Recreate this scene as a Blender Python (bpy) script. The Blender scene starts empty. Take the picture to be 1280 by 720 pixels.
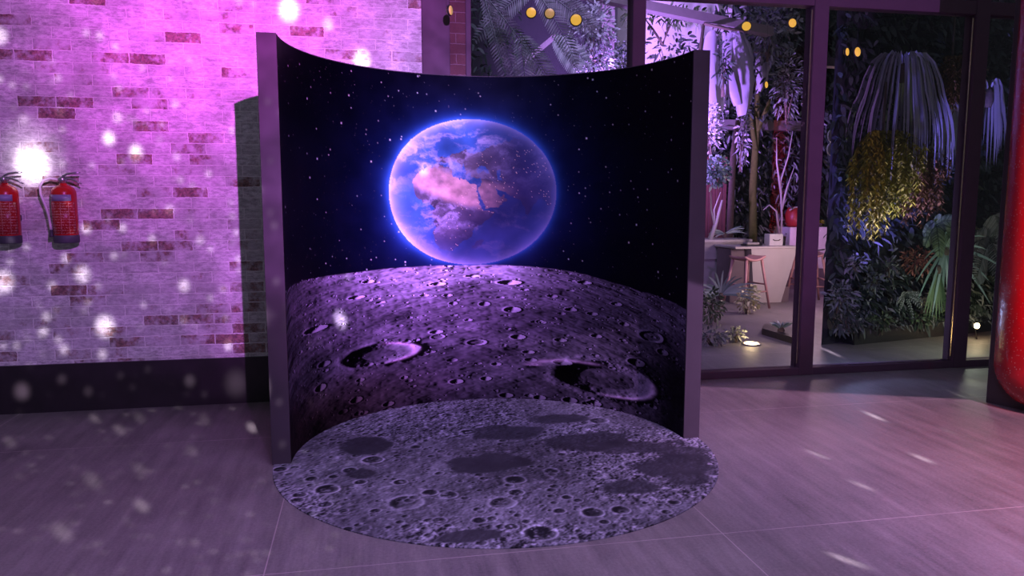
import bpy, math, random
import numpy as np

sc = bpy.context.scene
COL = sc.collection
rng = np.random.default_rng(7)
random.seed(5)
PI = math.pi

# ------------------------------------------------------------------ camera
F_PX = 945.0; PITCH = math.atan(110 / F_PX); YAW = math.radians(11.0); CAM_H = 1.5
cd = bpy.data.cameras.new('camera'); cam = bpy.data.objects.new('camera', cd); COL.objects.link(cam)
cam.location = (0, 0, CAM_H); cam.rotation_euler = (PI/2 - PITCH, 0, -YAW)
cd.sensor_width = 36; cd.lens = F_PX / 1280 * 36; cd.clip_start = .05; cd.clip_end = 100
sc.camera = cam
_fw = np.array([math.sin(YAW)*math.cos(PITCH), math.cos(YAW)*math.cos(PITCH), -math.sin(PITCH)])
_rt = np.array([math.cos(YAW), -math.sin(YAW), 0]); _up = np.cross(_rt, _fw)
def _ray(x, y): return _fw + _rt*(x-640)/F_PX - _up*(y-360)/F_PX
def at(x, y, Y):                       # a sighted direction taken to the vertical plane at depth Y
    d = _ray(x, y); return np.array([0, 0, CAM_H]) + d*Y/d[1]
def gnd(x, y, z=0.):
    d = _ray(x, y); return np.array([0, 0, CAM_H]) + d*(z-CAM_H)/d[2]

# ------------------------------------------------------------------ node helpers
class NT:
    def __init__(s, tree): s.t = tree; s.n = tree.nodes; s.l = tree.links
    def add(s, typ, **kw):
        n = s.n.new(typ)
        for k, v in kw.items():
            setattr(n, k, v)
        return n
    def put(s, sock, v):
        if hasattr(v, 'is_linked') or isinstance(v, bpy.types.NodeSocket): s.l.new(v, sock)
        elif v is not None: sock.default_value = v
    def m(s, op, a, b=None, c=None, clamp=False):
        n = s.add('ShaderNodeMath', operation=op, use_clamp=clamp)
        for i, v in enumerate((a, b, c)):
            if v is not None: s.put(n.inputs[i], v)
        return n.outputs[0]
    def vm(s, op, a, b=None, out=0, scale=None):
        n = s.add('ShaderNodeVectorMath', operation=op)
        s.put(n.inputs[0], a)
        if b is not None: s.put(n.inputs[1], b)
        if scale is not None: s.put(n.inputs['Scale'], scale)
        return n.outputs[out]
    def mr(s, v, a, b, c=0., d=1., smooth=True):
        n = s.add('ShaderNodeMapRange', interpolation_type='SMOOTHSTEP' if smooth else 'LINEAR')
        for i, x in enumerate((v, a, b, c, d)): s.put(n.inputs[i], x)
        return n.outputs[0]
    def mix(s, f, a, b, typ='MIX'):
        n = s.add('ShaderNodeMix', data_type='RGBA', blend_type=typ)
        s.put(n.inputs[0], f); s.put(n.inputs[6], a); s.put(n.inputs[7], b)
        return n.outputs[2]
    def noise(s, v, scale, detail=4, rough=.55):
        n = s.add('ShaderNodeTexNoise'); s.put(n.inputs['Vector'], v)
        n.inputs['Scale'].default_value = scale; n.inputs['Detail'].default_value = detail; n.inputs['Roughness'].default_value = rough
        return n.outputs['Fac']

def rgb(r, g, b): return (r, g, b, 1.)
def new_mat(name):
    m = bpy.data.materials.new(name); m.use_nodes = True
    t = NT(m.node_tree); p = t.n['Principled BSDF']
    return m, t, p
def plain(name, col, rough=.5, metal=0., spec=.5, noise=.15, scale=12., bump=0.):
    m, t, p = new_mat(name)
    g = t.add('ShaderNodeTexCoord').outputs['Object']
    n = t.noise(g, scale)
    lo = rgb(*[c*(1-noise) for c in col]); hi = rgb(*[min(1, c*(1+noise)) for c in col])
    t.l.new(t.mix(n, lo, hi), p.inputs['Base Color'])
    p.inputs['Roughness'].default_value = rough; p.inputs['Metallic'].default_value = metal
    p.inputs['Specular IOR Level'].default_value = spec
    if bump:
        b = t.add('ShaderNodeBump'); b.inputs['Strength'].default_value = bump; b.inputs['Distance'].default_value = .01
        t.l.new(n, b.inputs['Height']); t.l.new(b.outputs[0], p.inputs['Normal'])
    return m
def glow(name, col, strength):
    m, t, p = new_mat(name)
    p.inputs['Base Color'].default_value = rgb(*col)
    p.inputs['Emission Color'].default_value = rgb(*col); p.inputs['Emission Strength'].default_value = strength
    return m
def leaf_mat(name, a, b, rough=.5, trans=.15):
    m, t, p = new_mat(name)
    r = t.add('ShaderNodeAttribute', attribute_name='rnd').outputs['Fac']
    t.l.new(t.mix(r, rgb(*a), rgb(*b)), p.inputs['Base Color'])
    p.inputs['Roughness'].default_value = rough; p.inputs['Specular IOR Level'].default_value = .35
    return m

# ------------------------------------------------------------------ mesh helpers
class MB:
    def __init__(s): s.v = []; s.f = []; s.sm = []; s.r = []
    def add(s, vs, fs, smooth=False, rnd=0.):
        o = len(s.v); s.v.extend([tuple(map(float, p)) for p in vs])
        s.f.extend([tuple(i+o for i in f) for f in fs]); s.sm.extend([smooth]*len(fs)); s.r.extend([rnd]*len(vs))
        return s
    def box(s, a, b, bev=0.):
        (x0, y0, z0), (x1, y1, z1) = a, b
        if bev <= 0:
            vs = [(x, y, z) for z in (z0, z1) for x, y in ((x0, y0), (x1, y0), (x1, y1), (x0, y1))]
            return s.add(vs, [(3, 2, 1, 0), (4, 5, 6, 7), (0, 1, 5, 4), (1, 2, 6, 5), (2, 3, 7, 6), (3, 0, 4, 7)])
        def ring(i, z):
            return [(x0+i+bev, y0+i, z), (x1-i-bev, y0+i, z), (x1-i, y0+i+bev, z), (x1-i, y1-i-bev, z), (x1-i-bev, y1-i, z), (x0+i+bev, y1-i, z), (x0+i, y1-i-bev, z), (x0+i, y0+i+bev, z)]
        rs = [ring(bev*.6, z0), ring(0, z0+bev), ring(0, z1-bev), ring(bev*.6, z1)]
        vs = sum(rs, []); fs = [tuple(range(7, -1, -1)), tuple(range(24, 32))]
        for k in range(3):
            for j in range(8): fs.append((k*8+j, k*8+(j+1) % 8, (k+1)*8+(j+1) % 8, (k+1)*8+j))
        return s.add(vs, fs)
    def prism(s, poly, z0, z1):           # poly counter-clockwise seen from above
        n = len(poly); vs = [(x, y, z0) for x, y in poly] + [(x, y, z1) for x, y in poly]
        fs = [tuple(range(n-1, -1, -1)), tuple(range(n, 2*n))] + [(i, (i+1) % n, n+(i+1) % n, n+i) for i in range(n)]
        return s.add(vs, fs)
    def lathe(s, prof, c=(0, 0, 0), seg=24, axis='z'):
        vs = []; fs = []
        for r, z in prof:
            for k in range(seg):
                a = 2*PI*k/seg; x, y = r*math.cos(a), r*math.sin(a)
                p = (x, y, z) if axis == 'z' else ((x, -z, y) if axis == 'y' else (z, x, y))
                vs.append((p[0]+c[0], p[1]+c[1], p[2]+c[2]))
        for i in range(len(prof)-1):
            for k in range(seg):
                fs.append((i*seg+k, i*seg+(k+1) % seg, (i+1)*seg+(k+1) % seg, (i+1)*seg+k))
        fs.append(tuple(range(seg-1, -1, -1))); fs.append(tuple((len(prof)-1)*seg+k for k in range(seg)))
        return s.add(vs, fs, True)
    def tube(s, pts, rad, seg=8):
        pts = [np.array(p, float) for p in pts]; n = len(pts)
        rad = [rad]*n if not hasattr(rad, '__len__') else rad
        vs = []; fs = []; u = None
        for i in range(n):
            d = pts[min(i+1, n-1)]-pts[max(i-1, 0)]; d /= np.linalg.norm(d)+1e-9
            if u is None:
                u = np.cross(d, (0, 0, 1.) if abs(d[2]) < .9 else (1., 0, 0))
            u = u-d*(u@d); u /= np.linalg.norm(u)+1e-9; w = np.cross(d, u)
            for k in range(seg):
                a = 2*PI*k/seg; vs.append(pts[i]+rad[i]*(u*math.cos(a)+w*math.sin(a)))
        for i in range(n-1):
            for k in range(seg):
                fs.append((i*seg+k, i*seg+(k+1) % seg, (i+1)*seg+(k+1) % seg, (i+1)*seg+k))
        fs.append(tuple(range(seg-1, -1, -1))); fs.append(tuple((n-1)*seg+k for k in range(seg)))
        return s.add(vs, fs, True)
    def leaf(s, base, d, L, W, droop=0., up=None, seg=3, shape=None, rnd=None):
        base = np.asarray(base, float); d = np.asarray(d, float); d = d/(np.linalg.norm(d)+1e-9)
        up = np.array([0, 0, 1.]) if up is None else np.asarray(up, float)
        side = np.cross(d, up); ln = np.linalg.norm(side)
        if ln < .05: side = np.cross(d, (1., .3, 0)); ln = np.linalg.norm(side)
        side /= ln; vs = []
        for i in range(seg+1):
            t = i/seg; w = W*.5*(math.sin(PI*(t*.86+.07))**.8 if shape is None else shape(t))
            c = base+d*L*t-np.array([0, 0, droop*L*t*t])
            vs += [c-side*w, c+side*w]
        fs = [(2*i, 2*i+1, 2*i+3, 2*i+2) for i in range(seg)]
        return s.add(vs, fs, True, random.random() if rnd is None else rnd)
    def ribbon(s, pts, W, rnd=None, side=None):
        pts = np.asarray(pts, float); n = len(pts); vs = []
        for i in range(n):
            d = pts[min(i+1, n-1)]-pts[max(i-1, 0)]; t = i/(n-1)
            sd = np.cross(d, side if side is not None else (0, 1., 0.2)); sd /= np.linalg.norm(sd)+1e-9
            w = W*.5*min(1, t*4+.25)*min(1, (1-t)*2.2+.05)
            vs += [pts[i]-sd*w, pts[i]+sd*w]
        return s.add(vs, [(2*i, 2*i+1, 2*i+3, 2*i+2) for i in range(n-1)], True, random.random() if rnd is None else rnd)
    def build(s, name, mat, parent=None, loc=None, rot=None):
        me = bpy.data.meshes.new(name); me.from_pydata(s.v, [], s.f); me.update()
        me.polygons.foreach_set('use_smooth', s.sm)
        if any(s.r):
            a = me.attributes.new('rnd', 'FLOAT', 'POINT'); a.data.foreach_set('value', s.r)
        me.materials.append(mat)
        o = bpy.data.objects.new(name, me); COL.objects.link(o)
        if parent: o.parent = parent
        if loc is not None: o.location = loc
        if rot is not None: o.rotation_euler = rot
        return o
def tag(o, label=None, cat=None, group=None, kind=None):
    for k, v in (('label', label), ('category', cat), ('group', group), ('kind', kind)):
        if v: o[k] = v
    return o
def empty(name, loc, rz=0.):
    o = bpy.data.objects.new(name, None); COL.objects.link(o); o.location = tuple(map(float, loc)); o.rotation_euler = (0, 0, rz)
    o.empty_display_size = .1
    return o
def copy_tree(o, parent=None):
    c = o.copy(); COL.objects.link(c); c.parent = parent
    for ch in [x for x in bpy.data.objects if x.parent == o]: copy_tree(ch, c)
    return c
def grid_object(name, V, Fq, colors, mat, parent=None):
    me = bpy.data.meshes.new(name); nv, nf = len(V), len(Fq)
    me.vertices.add(nv); me.vertices.foreach_set('co', V.astype(np.float32).ravel())
    me.loops.add(nf*4); me.loops.foreach_set('vertex_index', Fq.astype(np.int32).ravel())
    me.polygons.add(nf); me.polygons.foreach_set('loop_start', np.arange(0, nf*4, 4, dtype=np.int32))
    me.update(calc_edges=True)
    me.polygons.foreach_set('use_smooth', np.ones(nf, bool))
    a = me.attributes.new('print', 'FLOAT_COLOR', 'POINT')
    c4 = np.ones((nv, 4), np.float32); c4[:, :3] = colors; a.data.foreach_set('color', c4.ravel())
    me.materials.append(mat)
    o = bpy.data.objects.new(name, me); COL.objects.link(o)
    if parent: o.parent = parent
    return o

# ------------------------------------------------------------------ numpy noise
def vnoise(u, v, seed):
    iu = np.floor(u).astype(np.int64); iv = np.floor(v).astype(np.int64); fu = u-iu; fv = v-iv
    fu = fu*fu*(3-2*fu); fv = fv*fv*(3-2*fv)
    def h(a, b):
        x = (a*374761393 + b*668265263 + seed*1274126177) & 0xffffffff
        x = ((x ^ (x >> 13))*1103515245) & 0xffffffff; x = ((x ^ (x >> 16))*2246822519) & 0xffffffff
        return ((x ^ (x >> 15)) & 0xffff)/65535.
    return (h(iu, iv)*(1-fu)+h(iu+1, iv)*fu)*(1-fv)+(h(iu, iv+1)*(1-fu)+h(iu+1, iv+1)*fu)*fv
def fbm(u, v, octv=5, seed=1, gain=.5):
    s = 0.; a = 1.; n = 0.
    for k in range(octv):
        s = s+a*vnoise(u*2**k+17.3*k, v*2**k-9.1*k, seed+k); n += a; a *= gain
    return s/n
def sstep(a, b, x):
    t = np.clip((x-a)/(b-a), 0, 1); return t*t*(3-2*t)

# ------------------------------------------------------------------ materials
def brick_mat(name, white=True):
    m, t, p = new_mat(name)
    pos = t.add('ShaderNodeTexCoord').outputs['Object']
    sx = t.add('ShaderNodeSeparateXYZ'); t.l.new(pos, sx.inputs[0])
    w1 = t.noise(pos, 7., 2); w2 = t.noise(pos, 45., 3, .7); w3 = t.noise(t.vm('ADD', pos, (9.3, 4.1, 2.2)), 38., 3, .7)
    cv = t.add('ShaderNodeCombineXYZ')
    t.l.new(t.m('ADD', sx.outputs[0], t.m('ADD', t.m('MULTIPLY', w1, .02), t.m('MULTIPLY', w2, .014))), cv.inputs[0])
    t.l.new(t.m('ADD', sx.outputs[2], t.m('ADD', t.m('MULTIPLY', w1, .012), t.m('MULTIPLY', w3, .013))), cv.inputs[1])
    b = t.add('ShaderNodeTexBrick'); t.l.new(cv.outputs[0], b.inputs['Vector'])
    b.offset = .5; b.inputs['Scale'].default_value = 1.; b.inputs['Brick Width'].default_value = .24; b.inputs['Row Height'].default_value = .0765
    b.inputs['Mortar Size'].default_value = .005; b.inputs['Mortar Smooth'].default_value = .45; b.inputs['Bias'].default_value = 0.
    b.inputs['Color1'].default_value = rgb(0, 0, 0); b.inputs['Color2'].default_value = rgb(1, 1, 1); b.inputs['Mortar'].default_value = rgb(.4, .4, .4)
    tint = b.outputs['Color']; mort = b.outputs['Fac']
    n1 = t.noise(pos, 16., 5, .7); n2 = t.noise(pos, 60., 4, .7); n3 = t.noise(pos, 2.6, 3); n4 = t.noise(t.vm('MULTIPLY', pos, (.7, 1., 1.7)), 30., 5, .78)
    if white:
        bare = t.m('ADD', t.m('MULTIPLY', tint, .62), t.m('ADD', t.m('MULTIPLY', n1, .75), t.m('MULTIPLY', n3, .45)))
        bare = t.m('MULTIPLY', t.mr(bare, 1.05, 1.24), t.m('SUBTRACT', 1., t.m('MULTIPLY', mort, .8)))
        paint = t.mix(t.mr(n4, .32, .68), rgb(.44, .39, .44), rgb(.97, .93, .97))
        paint = t.mix(t.m('MULTIPLY', t.mr(tint, .1, .9), .55), paint, rgb(.55, .5, .55))
        red = t.mix(t.mr(n2, .3, .7), rgb(.10, .045, .045), rgb(.42, .20, .18))
        c = t.mix(t.m('MULTIPLY', bare, .92), paint, red)
        c = t.mix(t.m('MULTIPLY', mort, t.mr(n1, .3, .6, .45, .95)), c, rgb(.97, .92, .95))
    else:
        c = t.mix(n2, rgb(.08, .03, .035), rgb(.17, .06, .065))
        c = t.mix(t.m('MULTIPLY', tint, .5), c, rgb(.10, .035, .045))
        c = t.mix(t.m('MULTIPLY', mort, .7), c, rgb(.26, .16, .19))
    t.l.new(c, p.inputs['Base Color']); p.inputs['Roughness'].default_value = .8
    h = t.m('SUBTRACT', t.m('MULTIPLY', t.noise(pos, 30., 4), .6), t.m('MULTIPLY', mort, .8 if not white else .5))
    bp = t.add('ShaderNodeBump'); bp.inputs['Strength'].default_value = .7; bp.inputs['Distance'].default_value = .012
    t.l.new(h, bp.inputs['Height']); t.l.new(bp.outputs[0], p.inputs['Normal'])
    return m
M_brick = brick_mat('whitewashed_brick'); M_redbrick = brick_mat('red_brick', False)

def floor_mat():
    m, t, p = new_mat('concrete_tile')
    pos = t.add('ShaderNodeTexCoord').outputs['Object']
    sx = t.add('ShaderNodeSeparateXYZ'); t.l.new(pos, sx.inputs[0])
    def joint(v, o, s):
        f = t.m('FRACT', t.m('DIVIDE', t.m('SUBTRACT', v, o), s))
        return t.m('MULTIPLY', t.m('ABSOLUTE', t.m('SUBTRACT', f, .5)), s)        # largest at the joint
    jx = t.m('MULTIPLY', t.mr(t.m('SUBTRACT', joint(sx.outputs[0], 1.56, 1.99), 1.99/2-.0035), 0., .0015), t.mr(sx.outputs[0], 2.2, 3.2, 1., .12))
    jy = t.mr(t.m('SUBTRACT', joint(sx.outputs[1], 3.03, 1.85), 1.85/2-.0035), 0., .0015)
    jm = t.m('MULTIPLY', t.m('MAXIMUM', jx, jy), t.mr(t.noise(pos, 1.7, 3), .3, .62, .35, 1.))
    rot = t.add('ShaderNodeMapping'); rot.inputs['Rotation'].default_value = (0, 0, math.radians(-6)); rot.inputs['Scale'].default_value = (6., .55, 1)
    t.l.new(pos, rot.inputs[0])
    st = t.noise(rot.outputs[0], 2.6, 8, .72); cl = t.noise(pos, 1.1, 4, .6); gr = t.noise(pos, 70., 3, .7)
    v = t.m('ADD', t.m('MULTIPLY', st, .5), t.m('ADD', t.m('MULTIPLY', cl, .35), t.m('MULTIPLY', gr, .25)))
    c = t.mix(t.mr(v, .38, .74, smooth=False), rgb(.085, .077, .08), rgb(.31, .28, .28))
    c = t.mix(t.m('MULTIPLY', jm, .75), c, rgb(.5, .42, .42))
    t.l.new(c, p.inputs['Base Color'])
    t.l.new(t.mr(st, .3, .7, .5, .66), p.inputs['Roughness']); p.inputs['Specular IOR Level'].default_value = .35
    bp = t.add('ShaderNodeBump'); bp.inputs['Strength'].default_value = .15; bp.inputs['Distance'].default_value = .004
    t.l.new(gr, bp.inputs['Height']); t.l.new(bp.outputs[0], p.inputs['Normal'])
    return m
M_floor = floor_mat()
M_base = plain('black_skirting', (.03, .022, .03), .45, noise=.3)
M_frame = plain('maroon_steel', (.12, .075, .11), .7, spec=.08, noise=.12)
M_panel = plain('grey_panel_board', (.075, .062, .075), .7, spec=.08, noise=.12, scale=6)
M_dark = plain('dark_render', (.02, .02, .026), .85, noise=.4, scale=3)
M_black = plain('black_plastic', (.02, .02, .025), .4)
def print_mat(name, rough, spec):
    m, t, p = new_mat(name)
    a = t.add('ShaderNodeAttribute', attribute_name='print'); t.l.new(a.outputs['Color'], p.inputs['Base Color'])
    p.inputs['Roughness'].default_value = rough; p.inputs['Specular IOR Level'].default_value = spec
    return m
M_print = print_mat('printed_vinyl', .6, .04); M_mat = print_mat('printed_floor_vinyl', .75, .06)
def glass_mat():
    m, t, p = new_mat('pane_glass'); t.n.remove(p)
    tr = t.add('ShaderNodeBsdfTransparent'); tr.inputs[0].default_value = rgb(.93, .93, .96)
    gl = t.add('ShaderNodeBsdfGlossy'); gl.inputs['Roughness'].default_value = .02; gl.inputs[0].default_value = rgb(.9, .9, .9)
    fr = t.add('ShaderNodeFresnel'); fr.inputs[0].default_value = 1.24
    mx = t.add('ShaderNodeMixShader'); t.l.new(fr.outputs[0], mx.inputs[0]); t.l.new(tr.outputs[0], mx.inputs[1]); t.l.new(gl.outputs[0], mx.inputs[2])
    t.l.new(mx.outputs[0], t.n['Material Output'].inputs[0])
    return m
M_glass = glass_mat()

# ------------------------------------------------------------------ room shell
WY = 5.79
S = lambda o: tag(o, kind='structure')
S(MB().box((-7, -2.5, -.12), (13, 19, 0)).build('floor', M_floor))
S(MB().box((-7, WY, 0), (.444, WY+.25, 4.6)).build('wall_back', M_brick))
S(MB().box((-7, WY-.02, 0), (.444, WY, .344)).build('baseboard_back', M_base))
S(MB().box((.444, WY-.03, 0), (.652, WY+.2, 4.6), .006).build('trim_1', M_frame))
S(MB().box((.652, WY+.03, 0), (.775, WY+.25, 4.6)).build('wall_pier', M_redbrick))
GY = 5.80
S(MB().box((.775, GY, 0), (.815, GY+.1, 4.6), .004).build('trim_2', M_frame))
k = 3
mull = [(2.085, 2.192), (3.642, 3.772), (5.165, 5.3), (6.72, 6.85)]
for a, b in mull:
    S(MB().box((a, GY-.01, 0), (b, GY+.13, 4.6), .005).build('trim_%d' % k, M_frame)); k += 1
S(MB().box((.815, GY, 3.075), (8.4, GY+.11, 3.185), .004).build('trim_%d' % k, M_frame)); k += 1
S(MB().box((.815, GY-.005, 0), (8.4, GY+.11, .062), .004).build('trim_%d' % k, M_frame)); k += 1
M_glint = plain('edge_glint', (.8, .62, .4), .25, .9, noise=.4, scale=20)  # metal sliver added to give the bright glint along the mullion edge
for a, b in mull[1:3]:
    S(MB().box((a-.007, GY+.02, .1), (a-.0005, GY+.032, 3.05), .001).build('trim_%d' % k, M_glint)); k += 1
edges = [.815] + [x for ab in mull for x in ab] + [8.4]
for i in range(5):
    S(MB().box((edges[2*i], GY+.05, .062), (edges[2*i+1], GY+.062, 3.075)).build('window_%d' % (i+1), M_glass))
    S(MB().box((edges[2*i], GY+.05, 3.185), (edges[2*i+1], GY+.062, 4.6)).build('window_%d' % (i+6), M_glass))

# ------------------------------------------------------------------ curved photo backdrop
CX, CY, R_IN, R_OUT, PH = .752, 4.342, 1.195, 1.297, 2.388
bd = tag(empty('photo_backdrop', (CX, CY, 0)), 'half-round photo backdrop wall printed with Earth rising over a cratered moon', 'photo backdrop')
mb = MB(); n = 96; vs = []
for i in range(n+1):
    a = PI - PI*i/n
    for r in (R_OUT, R_IN):
        for z in (0, PH): vs.append((r*math.cos(a), r*math.sin(a), z))
fs = []
for i in range(n):
    o, q = 4*i, 4*i+4
    fs += [(o, o+1, q+1, q), (o+2, q+2, q+3, o+3), (o+1, o+3, q+3, q+1), (o, q, q+2, o+2)]
fs += [(0, 2, 3, 1), (4*n, 4*n+1, 4*n+3, 4*n+2)]
mb.add(vs, fs); pan = mb.build('curved_panel', M_panel, bd)
for e, nm in ((-1, 'left'), (1, 'right')):
    x0, x1 = sorted((e*R_IN, e*R_OUT))
    MB().box((x0-.001, -.006, .002), (x1+.001, -.0005, PH), .001).build('edge_strip', M_panel, bd)

# print: unrolled coordinates s (along the arc) and z
RP = R_IN-.0025; NS, NZ = 860, 540
ss = np.linspace(.004, RP*PI-.004, NS); zz = np.linspace(.006, PH-.006, NZ)
Sg, Zg = np.meshgrid(ss, zz)
hor_s = [0, .05, .153, .415, .787, 1.08, 1.35, 1.6, 1.96, 2.25, 2.5, 2.68, 2.94, 3.22, 3.56, 3.76]
hor_z = [.955, .976, 1.0, 1.013, 1.014, 1.014, 1.019, 1.021, 1.022, 1.013, 1.0, .976, .93, .885, .846, .825]
HZ = np.interp(Sg, hor_s, hor_z)+.010*(fbm(Sg*9, Sg*0, 4, 61)-.5)
def crater(Hm, Dk, U, V, u, v, ru, rv, depth, dark=.0, floor=.0, lip=.35):
    # depth per radius; floor > 0 leaves a flat floor
    iu = np.abs(U[0]-u) < ru*1.9; iv = np.abs(V[:, 0]-v) < rv*1.9
    if not iu.any() or not iv.any(): return
    ix = np.ix_(iv, iu); wob = 1+.08*(fbm(U[ix]*14, V[ix]*30, 3, int(abs(u*1000)) % 997)-.5)*2
    r = np.hypot((U[ix]-u)/ru, (V[ix]-v)/rv)*wob
    bowl = -np.maximum(0, 1-np.maximum(r, floor)**2)/(1-floor**2+1e-6)
    rim = lip*np.exp(-((r-1.03)/.17)**2)
    Hm[ix] += depth*ru*(bowl+rim)
    if dark: Dk[ix] = np.minimum(Dk[ix], 1-dark*sstep(1.02, .85, r))
Hm = np.zeros_like(Sg); Dk = np.ones_like(Sg)
dep = np.clip((HZ-Zg)/1.02, 0, 1)                          # 0 at the printed skyline, 1 at the foot
asp = 1/(.20+.26*dep)
vv = np.cumsum(np.concatenate([[0], np.diff(zz)*0+(zz[1]-zz[0])]))
Zc = Zg+(1.02-np.interp(Sg, hor_s, hor_z))*(.35+.65*(1-dep)); Vs = Zc*(3.2+5.*np.clip(1-dep, 0, 1))   # flattened ground, streaks follow the curve of the skyline
Hm += .060*fbm(Sg*3., Vs*2.2, 4, 3, .5)
Hm += .0055*np.abs(fbm(Sg*15, Zc*46, 2, 23, .6)-.5)*2
craters = [(1.771,.147,.067,.025),(1.995,.161,.054,.022),(2.147,.030,.067,.025),(2.403,.021,.062,.025),(2.641,.024,.076,.030),(2.835,.027,.079,.024),(1.229,.046,.060,.023),(1.621,.533,.068,.018),(1.633,.496,.074,.024),(1.930,.439,.102,.030),(2.237,.480,.072,.024),(2.195,.686,.084,.030),(1.752,.741,.042,.018),(1.638,.888,.079,.018),(2.171,.890,.119,.024),(1.417,.655,.032,.012),(1.710,.802,.048,.012),(1.986,.729,.054,.024),(2.401,.601,.037,.018),(2.641,.703,.063,.018),(2.813,.686,.058,.017),(2.425,.596,.037,.015),(3.349,.587,.162,.049),(2.581,.304,.100,.024),(3.199,.385,.105,.034),(2.746,.908,.076,.017),(.532,.688,.200,.025),(1.080,.941,.069,.017),(1.179,.786,.060,.011),(.971,.841,.101,.016),(1.465,.486,.038,.012),(1.576,.386,.050,.012),(2.497,.796,.055,.015),(3.012,.773,.062,.017),(1.897,.940,.072,.012),(1.364,.219,.039,.018),(.989,.264,.051,.017),(.633,.446,.091,.026),(.579,.300,.086,.031),(.948,.132,.074,.028),(2.316,.367,.061,.018),(2.561,.471,.062,.018),(2.848,.526,.059,.018),(3.084,.639,.057,.017),(3.462,.503,.079,.027),(2.074,.271,.048,.018),(1.865,.611,.042,.012),(2.285,.838,.048,.012)]
flat = {(1.930, .439), (1.633, .496), (3.349, .587)}
for u, v, ru, rv in craters:
    crater(Hm, Dk, Sg, Zg, u, v, ru*.74, rv*.72, .40 if (u, v) in flat else 1.9, 0, .7 if (u, v) in flat else .1, .22 if (u, v) in flat else .10)
r2 = np.random.default_rng(11)
for i in range(620):
    u = r2.uniform(0, 3.75); d = r2.random()**1.5; v = np.interp(u, hor_s, hor_z)*(1-d)
    ru = (.009+.03*r2.random()**4)*(.8+.5*d); crater(Hm, Dk, Sg, Zg, u, v, ru, max(.0045, ru*(.20+.16*d)), .5+1.3*r2.random()**2, 0, .1, .12)
crater(Hm, Dk, Sg, Zg, 1.156, .418, .33, .074, .34, 0, .45)
crater(Hm, Dk, Sg, Zg, 2.95, .225, .42, .125, .30, 0, .55)
slope = np.gradient(Hm, ss, axis=1)*.9 - np.gradient(Hm, zz, axis=0)*.045
shade = np.clip(.36+1.5*slope, .008, 1.7)
alb = .40*(.05+1.5*fbm(Sg*1.5, Zc*6., 5, 41, .62)+.4*fbm(Sg*14, Zc*60, 2, 47))
g = shade*alb
g *= .60+1.9*sstep(.62, 1.0, Zg)*np.exp(-((Sg-1.75)/.9)**2)+.25*np.exp(-((Zg-.42)/.3)**2)*np.exp(-((Sg-1.6)/1.)**2)
g *= 1-.92*np.exp(-(np.maximum(0, (3.60-Sg)/.28))**2)*sstep(.72, .35, Zg)           # black lower right of the picture
g *= 1-.88*np.exp(-(((Sg-2.62)/.22)**2+((Zg-.245)/.05)**2))
g *= 1-.80*np.exp(-(((Sg-3.30)/.16)**2+((Zg-.36)/.07)**2))
g *= 1-.75*np.exp(-(((Sg-.93)/.17)**2+((Zg-.435)/.05)**2))
low = sstep(.42, .08, Zg)*sstep(2.1, .4, Sg); g *= 1-.80*low
g *= 1-.35*sstep(.7, .0, Sg)
g *= .80; moon = np.stack([g*(.90+.35*low), g*(.74-.04*low), g*(1.18-.3*low)], -1)
# bright rim arcs of the two great craters
def arc(u, v, ru, rv, a0, a1, wd, col, amp):
    r = np.hypot((Sg-u)/ru, (Zg-v)/rv); an = np.degrees(np.arctan2((Zg-v)/rv, (Sg-u)/ru))
    w = np.exp(-((r-1)/wd)**2)*sstep(a0-12, a0+18, an)*sstep(a1+12, a1-18, an)*(.35+1.1*fbm(Sg*30, Zg*70, 3, 77))
    return amp*w[..., None]*np.array(col)
moon += arc(1.156, .418, .30, .072, -70, 80, .10, (1., .55, 1.), .5)
moon += arc(2.95, .225, .42, .12, -95, 20, .07, (.9, .62, 1.), .42)
moon += arc(2.70, .262, .35, .06, 60, 190, .16, (.9, .6, 1.), .36)
# sky with stars
d2 = np.hypot((Sg-1.895)/.628, (Zg-1.553)/.528); ang = np.arctan2((Zg-1.553)/.528, (Sg-1.895)/.628)
side = .30+.70*sstep(-.7, .9, np.cos(ang-math.radians(150)))
sky = np.zeros(Sg.shape+(3,)); sky[...] = (.0006, .0006, .0016)
haze = np.exp(-np.maximum(0, d2-1)/.55)*(.6+.8*fbm(Sg*2.5, Zg*2.5, 4, 5))
sky += haze[..., None]*np.array((.0012, .003, .022))
hal = np.exp(-np.maximum(0, d2-1)/.04)*side
sky += hal[..., None]*np.array((.07, .26, 1.0))*.62
hal2 = np.exp(-np.maximum(0, d2-1)/.16)*side
sky += hal2[..., None]*np.array((.006, .022, .15))*.7
st = np.random.default_rng(3); ns = 1500
iu = st.integers(3, NS-3, ns); iv = st.integers(3, NZ-3, ns); br = st.random(ns)**6*1.0+.03
tint = np.stack([.75+.25*st.random(ns), .8+.15*st.random(ns), .85+.15*st.random(ns)], -1)
for a, b, k_, tn in zip(iu, iv, br, tint):
    sky[b, a] += k_*tn
    if k_ > .33:
        for da, db in ((1, 0), (0, 1), (-1, 0), (0, -1)): sky[b+db, a+da] += k_*tn*.3
    if k_ > .85:
        for da, db in ((1, 1), (-1, 1), (1, -1), (-1, -1)): sky[b+db, a+da] += k_*tn*.3
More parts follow.
